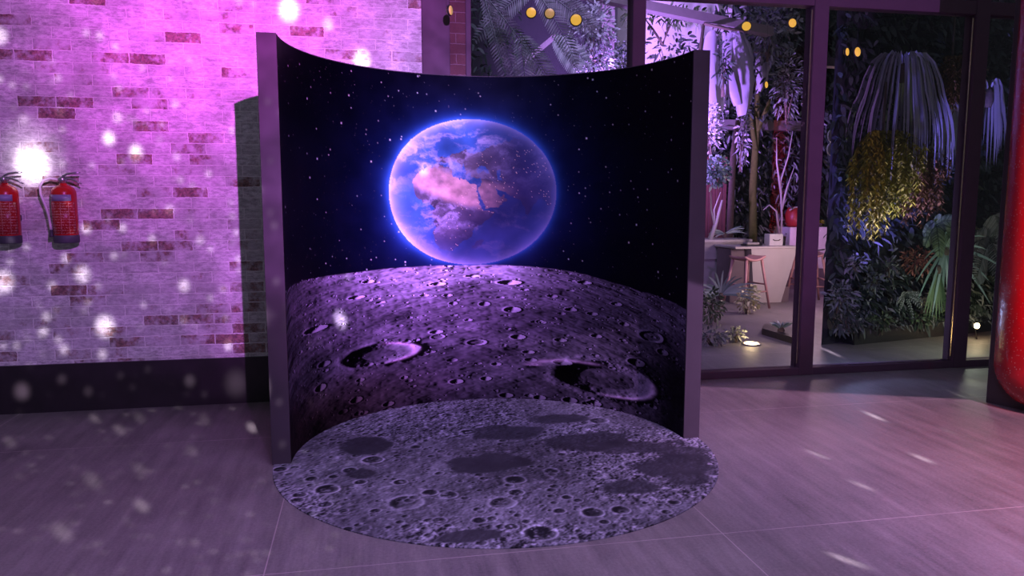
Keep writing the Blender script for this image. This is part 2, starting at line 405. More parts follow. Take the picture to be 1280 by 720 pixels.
# Earth seen from space, centred near 37 E 20 N
ex = (Sg-1.895)/.628; ey = (Zg-1.553)/.528; er = np.hypot(ex, ey); inE = er < 1
X = ex[inE]; Y = ey[inE]; Zs = np.sqrt(np.maximum(0, 1-X*X-Y*Y))
la0, lo0, tilt = math.radians(24), math.radians(31), math.radians(15)
Xr = X*math.cos(tilt)-Y*math.sin(tilt); Yr = X*math.sin(tilt)+Y*math.cos(tilt)
lat = np.degrees(np.arcsin(np.clip(Zs*math.sin(la0)+Yr*math.cos(la0), -1, 1)))
lon = np.degrees(lo0+np.arctan2(Xr, Zs*math.cos(la0)-Yr*math.sin(la0)))
wl = 2.2*(fbm(lon*.25, lat*.25, 4, 91)-.5)*2; lonw = lon+wl; latw = lat+2.2*(fbm(lon*.25+50, lat*.25, 4, 93)-.5)*2
def inside(poly):
    px = np.array(poly, float); c = np.zeros(lonw.shape, bool); j = len(px)-1
    for i in range(len(px)):
        xi, yi = px[i]; xj, yj = px[j]
        hit = ((yi > latw) != (yj > latw)) & (lonw < (xj-xi)*(latw-yi)/(yj-yi+1e-9)+xi)
        c ^= hit; j = i
    return c
AFR = [(-6,35.5),(0,36),(10,37),(11,34),(15,32),(20,31),(20,33),(25,31.5),(31,31),(32.5,30),(35,25),(37,21),(38,18),(40,15),(43,11.5),(51,12),(48,5),(41,-2),(39,-6),(40,-12),(35,-20),(33,-26),(28,-33),(20,-35),(16,-28),(12,-18),(13,-9),(9,-1),(9,4),(4,6),(-7,4.5),(-13,9),(-17,14),(-16,20),(-13,27),(-9,31)]
ARA = [(35,28),(39,21),(42.5,16),(43.5,12.7),(52,16),(59.5,22.5),(56,26),(52,24),(48,30),(44,33),(36,33)]
EUR = [(-9,37),(-9,43),(-1,44),(-2,48),(4,52),(8,57),(20,55),(28,60),(40,68),(70,72),(110,74),(140,60),(122,40),(121,30),(108,21),(105,10),(98,16),(92,22),(87,21),(80,15),(77.5,8),(73,17),(70,22),(62,25),(57,27),(50,30),(48,30),(40,33),(36,33),(36,36.5),(27,37),(26,40),(23,37),(19,41),(14,45),(17,40),(12,43.5),(4,43.5),(0,39)]
BLK = [(28,42),(34,41.5),(41,42),(37,46.5),(31,46.5)]; CAS = [(50,37),(54,37),(53,41),(51,46),(47,45),(49,41)]
MAD = [(44,-25),(47,-25),(50,-15),(48,-13),(44,-18)]
land = (inside(AFR) | inside(ARA) | inside(EUR) | inside(MAD)) & ~inside(BLK) & ~inside(CAS)
desert = land & (lat > 13) & (lat < 34) & (lon < 60); des = sstep(10, 17, lat)*sstep(37, 31, lat)*sstep(75, 45, lon)
f1 = fbm(X*7+3, Y*7, 6, 31, .6); f2 = fbm(X*3.2, Y*3.2, 6, 35, .55)
ec = np.empty(X.shape+(3,)); ec[:] = (.045, .13, .42)
ec *= (.35+1.2*f2)[:, None]
lc = np.array((.12, .085, .12))*(1-des[:, None])+np.array((.78, .42, .44))*des[:, None]
lc = lc*(.15+1.7*f1)[:, None]
ec[land] = lc[land]
cl = sstep(.46, .80, fbm(X*4.6+9+f1*2.2, Y*7+f2*2.2, 7, 51, .64))*(1-.92*des*land)
cl *= .55+.6*sstep(.1, .5, Y-.2*X)+.55*np.exp(-((Y+.34+.1*X)/.2)**2)
cl *= 1-.85*np.exp(-(((X+.72)/.2)**2+((Y-.05)/.4)**2)); cl *= 1-.75*np.exp(-(((X-.15)/.4)**2+((Y-.42)/.22)**2)); cl = np.clip(cl, 0, 1)
ec = ec*(1-cl[:, None])+np.array((.62, .50, .86))*cl[:, None]
sun = np.array((-.78, .40, .48)); lit = np.clip(X*sun[0]+Y*sun[1]+Zs*sun[2], -1, 1)
day = sstep(-.02, 1.0, lit)*(1-.45*sstep(.1, .9, X-.3*Y))+.03; ec = ec*(.05+.90*day)[:, None]
ec += (np.array((.012, .010, .05))*(1-day)[:, None])
city = land & (st.random(X.shape) > .985) & (day < .62) & (fbm(X*9, Y*9, 3, 88) > .5)
ec[city] += np.array((.85, .55, .35))*.6
rimw = np.exp(-(1-np.hypot(X, Y))/.055); rs = .12+.88*sstep(-.5, .9, np.cos(np.arctan2(Y, X)-math.radians(165)))
ec += rimw[:, None]*rs[:, None]*np.array((.92, .70, 1.0))*.9
rimw2 = np.exp(-(1-np.hypot(X, Y))/.16); ec += rimw2[:, None]*rs[:, None]*np.array((.06, .16, .70))*.45+rimw2[:, None]*np.array((.004, .02, .07))
sky[inE] = ec
mm = sstep(-.004, .004, HZ-Zg)[..., None]
pic = np.clip(sky*(1-mm)+moon*mm, 0, .95)
th = PI-Sg.ravel()/RP
V = np.stack([RP*np.cos(th), RP*np.sin(th), Zg.ravel()], -1)
ii = (np.arange(NZ-1)[:, None]*NS+np.arange(NS-1)[None, :]).ravel()
Fq = np.stack([ii, ii+NS, ii+NS+1, ii+1], -1)[:, ::-1]
po = grid_object('printed_picture', V, Fq, pic.reshape(-1, 3), M_print, bd)
po['label'] = 'printed picture of Earth, stars and cratered moon ground'

# ------------------------------------------------------------------ round floor mat with moon print
RM = 1.288; N = 470
q = np.linspace(-1, 1, N); A, B = np.meshgrid(q, q)
xd = A*np.sqrt(1-B*B/2)*RM; yd = B*np.sqrt(1-A*A/2)*RM          # square grid laid onto the disc
G = 520; gx = np.linspace(-1.3, 1.3, G); U, W = np.meshgrid(gx, gx)
Hm = .075*fbm(U*2.6+5, W*2.6, 7, 103, .6); Dk = np.ones_like(U)
rough_zone = sstep(.42, .62, fbm(U*1.5+2, W*1.5+8, 4, 7))
Hm += .042*(fbm(U*19, W*19, 4, 109, .7)-.5)*(.4+.9*rough_zone)
Hm2 = np.zeros_like(U)
matcr = [(-.969,-.446,.062),(-.972,-.646,.036),(-1.106,-.495,.037),(-1.112,-.568,.036),(-.802,-.376,.034),(-.731,-.034,.060),(-.860,-.181,.040),(-.593,-.416,.038),(-.450,-.591,.041),(-.357,-.641,.045),(-.575,-.703,.087),(-.118,.387,.052),(-.944,-.265,.030),(-.435,-.941,.034),(-.251,-.976,.034),(-1.242,-.095,.040),(-.857,-.956,.026),(.017,-.5,.056),(-.014,-.675,.041),(.3,-.991,.054),(.441,-.989,.047),(.319,-1.105,.026),(.002,-1.165,.076),(.224,-.786,.028),(.268,-.836,.024),(-.103,-.794,.068),(.693,-.619,.06),(.732,-.947,.032),(.793,.464,.065),(-.66,.424,.041),(-.475,.148,.034),(.239,-.408,.04),(.23,.71,.045),(-.209,.795,.045),(-.729,-.772,.027),(-.117,-1.074,.033),(.146,-.942,.031),(-1.061,-.278,.035),(-.881,-.742,.023)]
ring = np.zeros_like(U)
flatm = {(-.575, -.703), (-.103, -.794), (.693, -.619), (.793, .464)}
r3 = np.random.default_rng(21)
small = [(r3.uniform(-1.25, 1.25), r3.uniform(-1.25, 1.25), .008+.02*r3.random()**2.5) for _ in range(1100)]
def near(u, v, r, dk):
    iu = np.abs(gx-u) < r*2; iv = np.abs(gx-v) < r*2
    if not iu.any() or not iv.any(): return
    ix = np.ix_(iv, iu); rr = np.hypot(U[ix]-u, W[ix]-v)/r
    ring[ix] = np.maximum(ring[ix], np.exp(-((rr-1.12)/.22)**2)); Dk[ix] = np.minimum(Dk[ix], 1-dk*sstep(1.0, .8, rr))
for u, v, r in matcr:
    fl = (u, v) in flatm
    crater(Hm2, np.ones_like(U), U, W, u, v, r, r, .35 if fl else .6, 0, .5); near(u, v, r, .25 if fl else .8)
for u, v, r in small:
    crater(Hm2, np.ones_like(U), U, W, u, v, r, r, .5, 0, .2)
    if r > .011: near(u, v, r, .6); 
Ht = Hm+Hm2
sl = np.gradient(Ht, gx, axis=1)*.8-np.gradient(Ht, gx, axis=0)*.5
sh = np.clip(.55+1.0*sl, .05, 2.0)
al = .26*(.12+1.4*fbm(U*2.4, W*2.4, 6, 131, .6))+.16*rough_zone*np.maximum(0, fbm(U*26, W*26, 3, 201, .7)-.45)*2
tone = sh*al*Dk+.34*sstep(.60, .80, fbm(U*34, W*34, 3, 221, .7))*(.45+.55*rough_zone)+ring*.07*(.3+1.4*fbm(U*30, W*30, 3, 205))
maria = [(-.067,-.218,.234,.150),(-.771,.236,.144,.18),(.978,-.448,.277,.221),(.134,.355,.23,.17),(.584,.051,.269,.19),(.594,-.716,.165,.095),(-.786,-.246,.104,.09),(.535,.552,.243,.12),(-.329,-1.134,.158,.064),(.93,-.665,.127,.11),(.864,-.113,.287,.142),(1.1,-.25,.2,.12)]
for i, (u, v, a, b) in enumerate(maria):
    r = np.hypot((U-u)/a, (W-v)/b)+1.3*(fbm(U*4.2, W*4.2, 6, 150+i, .62)-.5)
    k_ = sstep(1.08, .80, r)*(.95 if i in (0, 1, 2, 8) else .88)
    tone = tone*(1-k_)+k_*(.022+.032*fbm(U*8, W*8, 4, 171))
tone = np.clip(tone, .012, .7)
def samp(T, x, y):
    fx = (x+1.3)/2.6*(G-1); fy = (y+1.3)/2.6*(G-1); i = np.clip(fx.astype(int), 0, G-2); j = np.clip(fy.astype(int), 0, G-2)
    u = fx-i; v = fy-j
    return (T[j, i]*(1-u)+T[j, i+1]*u)*(1-v)+(T[j+1, i]*(1-u)+T[j+1, i+1]*u)*v
tm = samp(tone, xd.ravel(), yd.ravel())
V = np.stack([xd.ravel(), yd.ravel(), np.full(N*N, .006)], -1)
ii = (np.arange(N-1)[:, None]*N+np.arange(N-1)[None, :]).ravel()
Fq = np.stack([ii, ii+1, ii+N+1, ii+N], -1)
per = np.concatenate([np.arange(N), np.arange(1, N)*N+N-1, (N-1)*N+np.arange(N-2, -1, -1), np.arange(N-2, 0, -1)*N])
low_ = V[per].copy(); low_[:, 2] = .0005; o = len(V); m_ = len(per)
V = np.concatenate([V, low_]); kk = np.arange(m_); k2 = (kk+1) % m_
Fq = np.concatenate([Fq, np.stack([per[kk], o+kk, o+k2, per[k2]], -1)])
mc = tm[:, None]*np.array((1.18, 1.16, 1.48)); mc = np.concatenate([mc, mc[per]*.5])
mat_o = grid_object('round_mat', V, Fq, mc, M_mat)
mat_o.location = (CX, CY, 0)
tag(mat_o, 'round grey floor mat printed with moon craters in front of the curved backdrop', 'floor mat')

# ------------------------------------------------------------------ fire extinguishers
def label_mat():
    m, t, p = new_mat('extinguisher_print')
    g = t.add('ShaderNodeTexCoord').outputs['Object']; sx = t.add('ShaderNodeSeparateXYZ'); t.l.new(g, sx.inputs[0])
    rows = t.m('GREATER_THAN', t.m('FRACT', t.m('MULTIPLY', sx.outputs[2], 55.)), .55)
    ang_ = t.m('ARCTAN2', sx.outputs[0], t.m('MULTIPLY', sx.outputs[1], -1.))
    cols = t.m('GREATER_THAN', t.noise(g, 130., 1), .5)
    fr = t.m('GREATER_THAN', t.m('ABSOLUTE', t.m('SUBTRACT', t.m('FRACT', t.m('MULTIPLY', ang_, 1.6)), .5)), .47)
    k_ = t.m('MAXIMUM', t.m('MULTIPLY', rows, cols), fr)
    t.l.new(t.mix(t.m('MULTIPLY', k_, .6), rgb(.42, .012, .014), rgb(.8, .45, .42)), p.inputs['Base Color']); p.inputs['Roughness'].default_value = .35
    return m
M_red = plain('red_enamel', (.55, .012, .014), .28, noise=.08); M_lab = label_mat()
M_band = plain('pale_violet_label', (.30, .26, .42), .4, noise=.1, scale=40); M_ring = plain('dark_rubber_foot', (.07, .065, .09), .6)
M_steel = plain('dull_chrome', (.45, .43, .47), .3, .8); M_hose = plain('pale_hose', (.9, .75, .9), .45)
ext = empty('fire_extinguisher', (-2.012, 5.69, 1.208))
RB = .077
MB().lathe([(RB*.96, .05), (RB, .055), (RB, .335), (RB*.97, .352), (RB*.82, .374), (RB*.5, .388), (.024, .394), (.022, .405)], seg=40).build('cylinder', M_red, ext)
MB().lathe([(RB*.98, 0), (RB*1.03, .006), (RB*1.03, .048), (RB*1.0, .054), (RB*.9, .055)], seg=40).build('foot_ring', M_ring, ext)
def wrap(z0, z1, a0, a1, r, mat, nm):
    mb = MB(); vs = []; nn = 24
    for i in range(nn+1):
        a = math.radians(-90+a0+(a1-a0)*i/nn)
        vs += [(r*math.cos(a), r*math.sin(a), z0), (r*math.cos(a), r*math.sin(a), z1), ((r-.001)*math.cos(a), (r-.001)*math.sin(a), z0), ((r-.001)*math.cos(a), (r-.001)*math.sin(a), z1)]
    fs = []
    for i in range(nn):
        o = 4*i; fs += [(o, o+4, o+5, o+1), (o+2, o+3, o+7, o+6), (o+1, o+5, o+7, o+3), (o, o+2, o+6, o+4)]
    fs += [(0, 1, 3, 2), (4*nn, 4*nn+2, 4*nn+3, 4*nn+1)]
    mb.add(vs, fs, True); return mb.build(nm, mat, ext)
wrap(.062, .278, -88, 70, RB+.0012, M_lab, 'printed_label')
o = wrap(.284, .328, -70, 52, RB+.0012, M_band, 'title_band'); o['label'] = 'pale violet title band'
valve = MB().lathe([(.019, .398), (.019, .42), (.025, .424), (.025, .436), (.015, .44), (.012, .452)], seg=16)
valve.tube([(-.028, -.0, .43), (.03, 0, .43)], .010); valve.build('valve', M_steel, ext)
MB().lathe([(.017, -.004), (.017, .004), (.014, .007)], (0, -.028, .43), 16, 'y').build('gauge', M_steel, ext)
MB().tube([(.0, 0, .452), (.03, -.004, .468), (.075, -.01, .474), (.118, -.014, .478)], [.008, .008, .007, .005]).build('lever', M_steel, ext)
MB().tube([(.012, 0, .44), (.05, -.004, .434), (.085, -.01, .42), (.120, -.014, .402)], [.008, .008, .007, .005]).build('handle', M_steel, ext)
MB().box((-.05, .079, .15), (.05, .1, .19), .003).build('wall_bracket', M_black, ext)
hz = [(-.03, -.0, .43), (-.075, -.004, .438), (-.115, -.01, .425), (-.14, -.012, .385), (-.138, -.014, .33), (-.115, -.014, .26), (-.098, -.016, .19), (-.09, -.016, .12), (-.088, -.014, .085)]
hose = MB().tube(hz, .0085, 10).build('hose', M_hose, ext); hose['label'] = 'pale pinkish hose looping down'
MB().tube([(-.088, -.014, .09), (-.088, -.014, .055), (-.087, -.014, .04)], [.011, .014, .017], 10).build('nozzle', M_ring, hose)
tag(ext, 'red fire extinguisher on the brick wall with a pale hose looping beside it', 'fire extinguisher', 'fire extinguishers on the brick wall')
e2 = copy_tree(ext); e2.location.x = -2.372
for ch in [x for x in bpy.data.objects if x.parent == e2]:
    if ch.name.startswith('hose'):
        for g_ in [x for x in bpy.data.objects if x.parent == ch]: bpy.data.objects.remove(g_)
        bpy.data.objects.remove(ch)
e2['label'] = 'red fire extinguisher cut off by the left edge, no hose in view'

# ------------------------------------------------------------------ red padded shape on dark board, right edge
c0 = np.array([4.525, 4.735]); tv = np.array([.352, -.936]); nv_ = np.array([-.936, -.352])
rp = tag(empty('padded_display', (c0[0], c0[1], 0)), 'tall glossy red padded shape with rounded corner mounted on a dark board', 'display')
rp.rotation_euler = (0, 0, math.atan2(tv[1], tv[0]))
BWD, BHT = 1.5, 3.3
M_board = plain('dark_grey_board', (.055, .05, .055), .6)
MB().box((0, 0, 0), (BWD, .06, BHT), .004).build('board', M_board, rp)
def glitter():
    m, t, p = new_mat('red_glitter_vinyl')
    g = t.add('ShaderNodeTexCoord').outputs['Object']
    vo = t.add('ShaderNodeTexVoronoi'); vo.inputs['Scale'].default_value = 85.; t.l.new(g, vo.inputs['Vector'])
    cs = t.add('ShaderNodeSeparateColor'); t.l.new(vo.outputs['Color'], cs.inputs[0])
    fl = t.m('MULTIPLY', t.m('GREATER_THAN', cs.outputs[0], .86), t.m('LESS_THAN', vo.outputs['Distance'], .33))
    t.l.new(t.mix(fl, rgb(.36, .012, .02), rgb(.85, .45, .4)), p.inputs['Base Color'])
    p.inputs['Roughness'].default_value = .26; p.inputs['Specular IOR Level'].default_value = .6
    t.l.new(t.m('MULTIPLY', fl, .6), p.inputs['Metallic'])
    b = t.add('ShaderNodeBump'); b.inputs['Strength'].default_value = .35; b.inputs['Distance'].default_value = .02
    t.l.new(t.m('ADD', t.noise(g, 9., 3), t.m('MULTIPLY', cs.outputs[1], .12)), b.inputs['Height']); t.l.new(b.outputs[0], p.inputs['Normal'])
    return m
# inflated rounded rectangle: rings from the outline in to the middle
def rr_outline(w, h, r, nn=14):
    pts = []
    for cxx, cyy, a0 in ((w-r, r, -90), (w-r, h-r, 0), (r, h-r, 90), (r, r, 180)):
        for i in range(nn+1):
            a = math.radians(a0+90*i/nn); pts.append((cxx+r*math.cos(a), cyy+r*math.sin(a)))
    return pts
mb = MB(); vs = []; rings = 12; w_, h_ = 1.30, 3.12; out = None
for j in range(rings+1):
    t_ = j/rings; ins = .36*(1-math.cos(t_*PI/2)); dpt = .30*math.sin(t_*PI/2)
    pts = rr_outline(w_-2*ins, h_-2*ins, max(.30-ins*.6, .06))
    if out is None: out = len(pts)
    vs += [(x+ins+.06, -dpt, z+ins+.035) for x, z in pts]
fs = []
for j in range(rings):
    for i in range(out): fs.append((j*out+i, j*out+(i+1) % out, (j+1)*out+(i+1) % out, (j+1)*out+i))
fs.append(tuple(rings*out+i for i in range(out))); fs.append(tuple(range(out-1, -1, -1)))
mb.add(vs, fs, True); mb.build('padded_front', glitter(), rp)

# ------------------------------------------------------------------ garden behind the glass
L_dark = leaf_mat('leaf_dark', (.02, .035, .03), (.075, .10, .085))
L_grey = leaf_mat('leaf_grey_green', (.08, .10, .09), (.28, .30, .31))
L_pale = leaf_mat('leaf_pale', (.13, .12, .18), (.34, .32, .42))
L_teal = leaf_mat('leaf_blue_green', (.08, .16, .14), (.42, .55, .52))
L_green = leaf_mat('leaf_green', (.03, .06, .03), (.2, .28, .15))
L_olive = leaf_mat('leaf_yellow', (.085, .09, .005), (.34, .34, .015))
L_amber = leaf_mat('leaf_amber', (.07, .035, .008), (.24, .13, .03))
L_violet = leaf_mat('leaf_silver', (.2, .2, .24), (.5, .5, .56))
L_red = leaf_mat('leaf_rust', (.16, .05, .035), (.5, .2, .14))
L_flower = leaf_mat('flower_cream', (.4, .4, .2), (.8, .8, .5))
M_bark = plain('bark', (.10, .075, .06), .9, noise=.4, scale=30, bump=.5); M_moss = plain('mossy_bark', (.075, .085, .012), .95, noise=.5, scale=25, bump=.6)
M_twig = plain('pale_twig', (.42, .40, .38), .8)
def rdir(): 
    v = np.random.default_rng(random.randrange(1 << 30)).normal(size=3); return v/np.linalg.norm(v)
def V3(*a): return np.array(a, float)
def shrub(name, label, cat, c, rad, n_, L, W, mat, stem=None, group=None, droop=.25, out_=.7, base_z=0.):
    c = V3(*c); loc = V3(c[0], c[1], base_z); root = empty(name, loc); tag(root, label, cat, group)
    mb = MB()
    for i in range(n_):
        d = rdir(); r_ = random.random()**.45; p = c+d*np.array(rad)*r_
        mb.leaf(p-loc, d*out_+rdir()*.6+V3(0, -.15, 0), L*random.uniform(.6, 1.2), W*random.uniform(.7, 1.2), droop, rdir())
    mb.build('foliage', mat, root)
    if stem is not None:
        st_ = MB(); h_ = c[2]-loc[2]
        for i in range(4):
            e_ = c-loc+rdir()*np.array(rad)*.5; b_ = V3(random.uniform(-.02, .02), random.uniform(-.02, .02), 0)
            st_.tube([b_, b_*.5+e_*.5+V3(0, 0, .05*h_), e_], [.012, .009, .004], 6)
        st_.build('stem', stem, root)
    return root
def frond_mesh(mb, base, d, length, droop, wide, pairs=22, leafw=.16, side=(0, 1., .25)):
    base = V3(*base); d = np.asarray(d, float); d /= np.linalg.norm(d); pts = []
    for i in range(pairs+1):
        t_ = i/pairs; pts.append(base+d*length*t_-V3(0, 0, droop*length*t_*t_))
    mb.tube(pts[::2], [.006*(1-.7*i/len(pts[::2])) for i in range(len(pts[::2]))], 5)
    for i in range(2, pairs):
        t_ = i/pairs; tg = pts[i+1]-pts[i-1]; tg /= np.linalg.norm(tg)
        sd = np.cross(tg, (0, 0, 1.) if side is None else side); sd /= np.linalg.norm(sd)+1e-9
        for s_ in (-1, 1):
            ll = wide*math.sin(PI*min(1, t_*.88+.1))**.7
            mb.leaf(pts[i], sd*s_+tg*.55, ll, leafw*wide+.007, .12, (0, 1., .1), 2)
def fern(name, label, cat, base, dirs, length, droop, wide, mat, group=None, pairs=22, leafw=.16, side=(0, 1., .25)):
    root = empty(name, base); tag(root, label, cat, group)
    for d in dirs:
        mb = MB(); frond_mesh(mb, (0, 0, 0), d, length*random.uniform(.85, 1.1), droop, wide, pairs, leafw, side); mb.build('frond', mat, root)
    return root
def weeping(name, label, cat, top, width, height, mat, n_=46, leafL=.05, group=None, depth=.25, upto=1.):
    root = empty(name, top); tag(root, label, cat, group); mb = MB()
    for i in range(n_):
        u = random.choice((-1, 1))*random.uniform(.22, 1); h_ = height*random.uniform(.45, 1)*(1-.30*max(0, u)); dy = random.uniform(-1, .5)*depth; pts = []
        for j in range(15):
            t_ = j/14; pts.append(V3(width*.5*u*min(1, t_*3.2)**.6+.015*math.sin(9*t_+i), dy*min(1, t_*3), .06*math.sin(min(1, t_*4)*PI)-h_*max(0, t_-.06)))
        for j in range(2, 15):
            for q_ in range(5):
                p = pts[j-1]+(pts[j]-pts[j-1])*random.random(); a_ = random.uniform(0, 2*PI)
                mb.leaf(p, (math.cos(a_), math.sin(a_), -.55), leafL*random.uniform(.6, 1.3), leafL*.32, .3, None, 2)
    mb.build('foliage', mat, root)
    st_ = MB().tube([(0, 0, .5), (0, 0, .05), (0, 0, -.1)], .012, 6).build('stem', M_bark, root)
    return root
def droop_palm(name, label, top, spread, length, n_, mat, W=.035, group=None, cat='palm'):
    root = empty(name, top); tag(root, label, cat, group)
    for i in range(n_):
        a_ = random.uniform(0, 2*PI); r_ = spread*random.uniform(.35, 1); h_ = length*random.uniform(.6, 1); pts = []
        for j in range(12):
            t_ = j/11; k_ = 1-(1-t_)**2.6
            pts.append(V3(r_*math.cos(a_)*k_, r_*.55*math.sin(a_)*k_, .22*math.sin(PI*min(1, t_*2.2))*(1-.4*t_)-h_*max(0, t_-.12)**1.2))
        MB().ribbon(pts, W*random.uniform(.7, 1.3), random.random()).build('leaf', mat, root)
    MB().lathe([(.03, -.12), (.05, -.05), (.05, .03), (.02, .1)], seg=10).build('crown', M_bark, root)
    return root
def foliage_field(name, poly_fn, n_, L, W, mat, normal, thick):
    mb = MB(); nrm = np.asarray(normal, float)
    for i in range(n_):
        p = poly_fn(random.random(), random.random())+nrm*thick*random.random()
        mb.leaf(p, nrm*.7+rdir()*.9+V3(0, 0, -.5), L*random.uniform(.5, 1.4), W*random.uniform(.6, 1.3), .3, rdir())
    o = mb.build(name, mat); tag(o, kind='stuff'); return o

# --- backing walls of the garden
S(MB().box((-.5, 12.4, 0), (9.5, 12.6, 6.5)).build('wall_garden_back', M_dark))
M_lav = plain('pale_render', (.78, .74, .8), .85, noise=.12, scale=4)
a_ = at(770, 60, 12.3); b_ = at(912, 60, 12.3)
S(MB().box((a_[0], 12.25, 2.6), (b_[0], 12.4, 6.5)).build('wall_pale', M_lav))

# --- living wall on the right, over a low dark planter
LA = gnd(1036, 433)[:2]; LB = gnd(1194, 417)[:2]; ld = LB-LA; ld /= np.linalg.norm(ld); ln_ = np.array([ld[1], -ld[0]])   # towards the room
LW = 5.2
S(MB().prism([tuple(LA-ln_*.10), tuple(LA+ld*LW-ln_*.10), tuple(LA+ld*LW-ln_*.35), tuple(LA*1.045)], 0, 5.2).build('wall_living', M_dark))
pl = MB().prism([tuple(LA+ln_*.05+ld*.3), tuple(LA+ln_*.05+ld*LW), tuple(LA-ln_*.095+ld*LW), tuple(LA-ln_*.095+ld*.3)], 0, .17).build('planter_trough', M_black)
tag(pl, 'low black planter trough along the foot of the living wall', 'planter')
def lw(u, z, off=0.): p = LA+ld*u+ln_*off; return V3(p[0], p[1], z)
foliage_field('living_wall_foliage', lambda a, b: lw(a*4.4, .14+b*3.9, -.09), 7600, .10, .042, L_dark, (ln_[0], ln_[1], 0), .12)
foliage_field('pale_wall_foliage', lambda a, b: lw(.05+a*2.6, .16+b*b*1.0, -.05), 1000, .075, .022, L_grey, (ln_[0], ln_[1], 0), .14)
def lwpx(x, y, off=.12):                      # meet the living wall (moved towards the room by off)
    d = _ray(x, y); p0 = LA+ln_*off; t_ = ((p0-0)@ln_)/(d[:2]@ln_); return V3(0, 0, CAM_H)+d*t_
p = lwpx(1128, 88, .22); droop_palm('drooping_palm', 'big palm with long violet drooping leaves behind the glass, upper right', p, .62, 1.3, 100, L_violet, .020)
p = lwpx(1183, 150, .16); droop_palm('drooping_palm', 'smaller drooping violet palm just left of the right-hand glass mullion', p, .28, .85, 34, L_violet, .03)
p = lwpx(1236, 120, .2); droop_palm('drooping_palm', 'lilac-tipped drooping palm right of the right-hand glass mullion', p, .30, .95, 30, L_violet, .026)
p = lwpx(1104, 168, .30); weeping('weeping_shrub', 'yellow-green weeping shrub hanging on the living wall', 'shrub', p, .56, 1.08, L_olive, 110, .05)
p = lwpx(1146, 190, .2); weeping('weeping_shrub', 'amber-brown weeping shrub right of the yellow-green one', 'shrub', p, .42, .80, L_amber, 52, .05)
p = lwpx(1188, 105, .08); weeping('weeping_shrub', 'amber hanging shrub high beside the right-hand mullion', 'shrub', p+V3(0, 0, .25), .36, .75, L_amber, 50, .05)
p = lwpx(1146, 325, .12); shrub('rust_bromeliad', 'rust-red flowering patch on the living wall', 'shrub', p, (.18, .1, .13), 260, .06, .016, L_red, M_bark, base_z=p[2]-.15)
for x, y, lab, m_, r_, n_ in ((1050, 372, 'pale small-leaved plant at the left end of the living wall', L_grey, .16, 170), (1092, 352, 'pale grey-green plant in the middle of the living wall', L_grey, .10, 90),
                              (1070, 330, 'silvery leaf clump under the yellow-green weeping shrub', L_grey, .09, 70), (1112, 335, 'grey leaf clump left of the rust-red patch', L_grey, .10, 80), (1060, 398, 'dim leafy clump low at the living wall left end', L_dark, .16, 150)):
    p = lwpx(x, y, .1); shrub('climbing_plant', lab, 'plant', p, (r_, .08, r_), n_, .07, .022, m_, M_bark, base_z=p[2]-r_)
p = lwpx(1132, 370, .1); fern('spider_plant', 'pale spider plant low on the living wall', 'plant', p, [(math.cos(a)*1, -.5, math.sin(a)*.7+.25) for a in np.linspace(0, 2*PI, 9)[:-1]], .20, .6, .03, L_grey, None, 10, .2)
p = lwpx(1155, 376, .16); shrub('cream_flower', 'single cream-yellow flower head low on the living wall', 'flower', p, (.03, .03, .03), 40, .04, .02, L_flower, M_bark, base_z=p[2]-.14)
for x, y, lab in ((1100, 400, 'low yellow-green clump at left end of the black trough'), (1150, 396, 'low yellow-green clump mid way along the black trough'), (1188, 388, 'yellowish clump beside the right-hand mullion foot')):
    p = lwpx(x, y, .08); shrub('trough_plant', lab, 'plant', p, (.13, .06, .09), 120, .07, .024, L_green, M_bark, base_z=.17)
def blades(name, label, cat, base, dirs, L, W, droop, mat):
    root = empty(name, base); tag(root, label, cat)
    for d in dirs:
        mb = MB(); mb.leaf((0, 0, 0), d, L*random.uniform(.75, 1.1), W, droop, (0, -1, .1), 6, lambda t: math.sin(PI*(t*.8+.18))**.8 if t < 1 else .03); mb.build('blade', mat, root)
    MB().lathe([(.03, -.06), (.04, -.01), (.025, .03)], seg=8).build('crown', M_bark, root)
    return root
p = lwpx(1182, 312, .2); blades('yucca', 'long-bladed yucca with hanging pale green leaves left of the right-hand mullion', 'plant', p, [(math.cos(a)*.8, -.35, math.sin(a)-.25) for a in np.linspace(0, 2*PI, 20)[:-1]], .55, .035, .45, L_teal)
p = lwpx(1172, 335, .22); blades('yucca', 'lower yucca with slanting cream-green blades', 'plant', p, [(-.45+.08*i, -.2, -.9) for i in range(9)], .48, .03, .1, L_green)
p = lwpx(1238, 300, .25); fern('palm_bush', 'green feather palm right of the right-hand mullion', 'palm', p, [(math.cos(a), -.5, math.sin(a)*.8+.2) for a in np.linspace(0, 2*PI, 9)[:-1]], .55, .35, .20, L_grey, None, 26, .06)
p = lwpx(1150, 270, .2); fern('palm_bush', 'silvery feather palm below the amber weeping shrub', 'palm', p+V3(.2, 0, -.1), [(math.cos(a), -.4, math.sin(a)*.6) for a in np.linspace(0.3, 2*PI, 8)[:-1]], .26, .55, .10, L_green, None, 24, .06)
for (x, y, ln2) in ((1160, 300, .5), (1176, 285, .55)):
    pass
# bracket slab and lower dark beam behind the palm
a_ = at(1036, 82, 7.6); b_ = at(1112, 80, 7.6)
# --- garden back: foliage on the dark wall
foliage_field('back_wall_foliage', lambda a, b: (V3(5.75+a*2.75, 12.38, .1+b*4.8) if random.random() < .7 else V3(3.6+a*2.2, 12.2, .1+b*2.4)), 5200, .15, .06, L_dark, (0, -1, 0), .35)
foliage_field('grey_back_foliage', lambda a, b: V3(4.2+a*3.4, 12.05, .3+b*3.0), 1500, .11, .035, L_grey, (0, -1, 0), .3)
foliage_field('canopy_foliage', lambda a, b: V3(.1+a*2.1, 11.2, 3.0+b*2.6), 1100, .13, .045, L_dark, (0, -1, 0), .5)
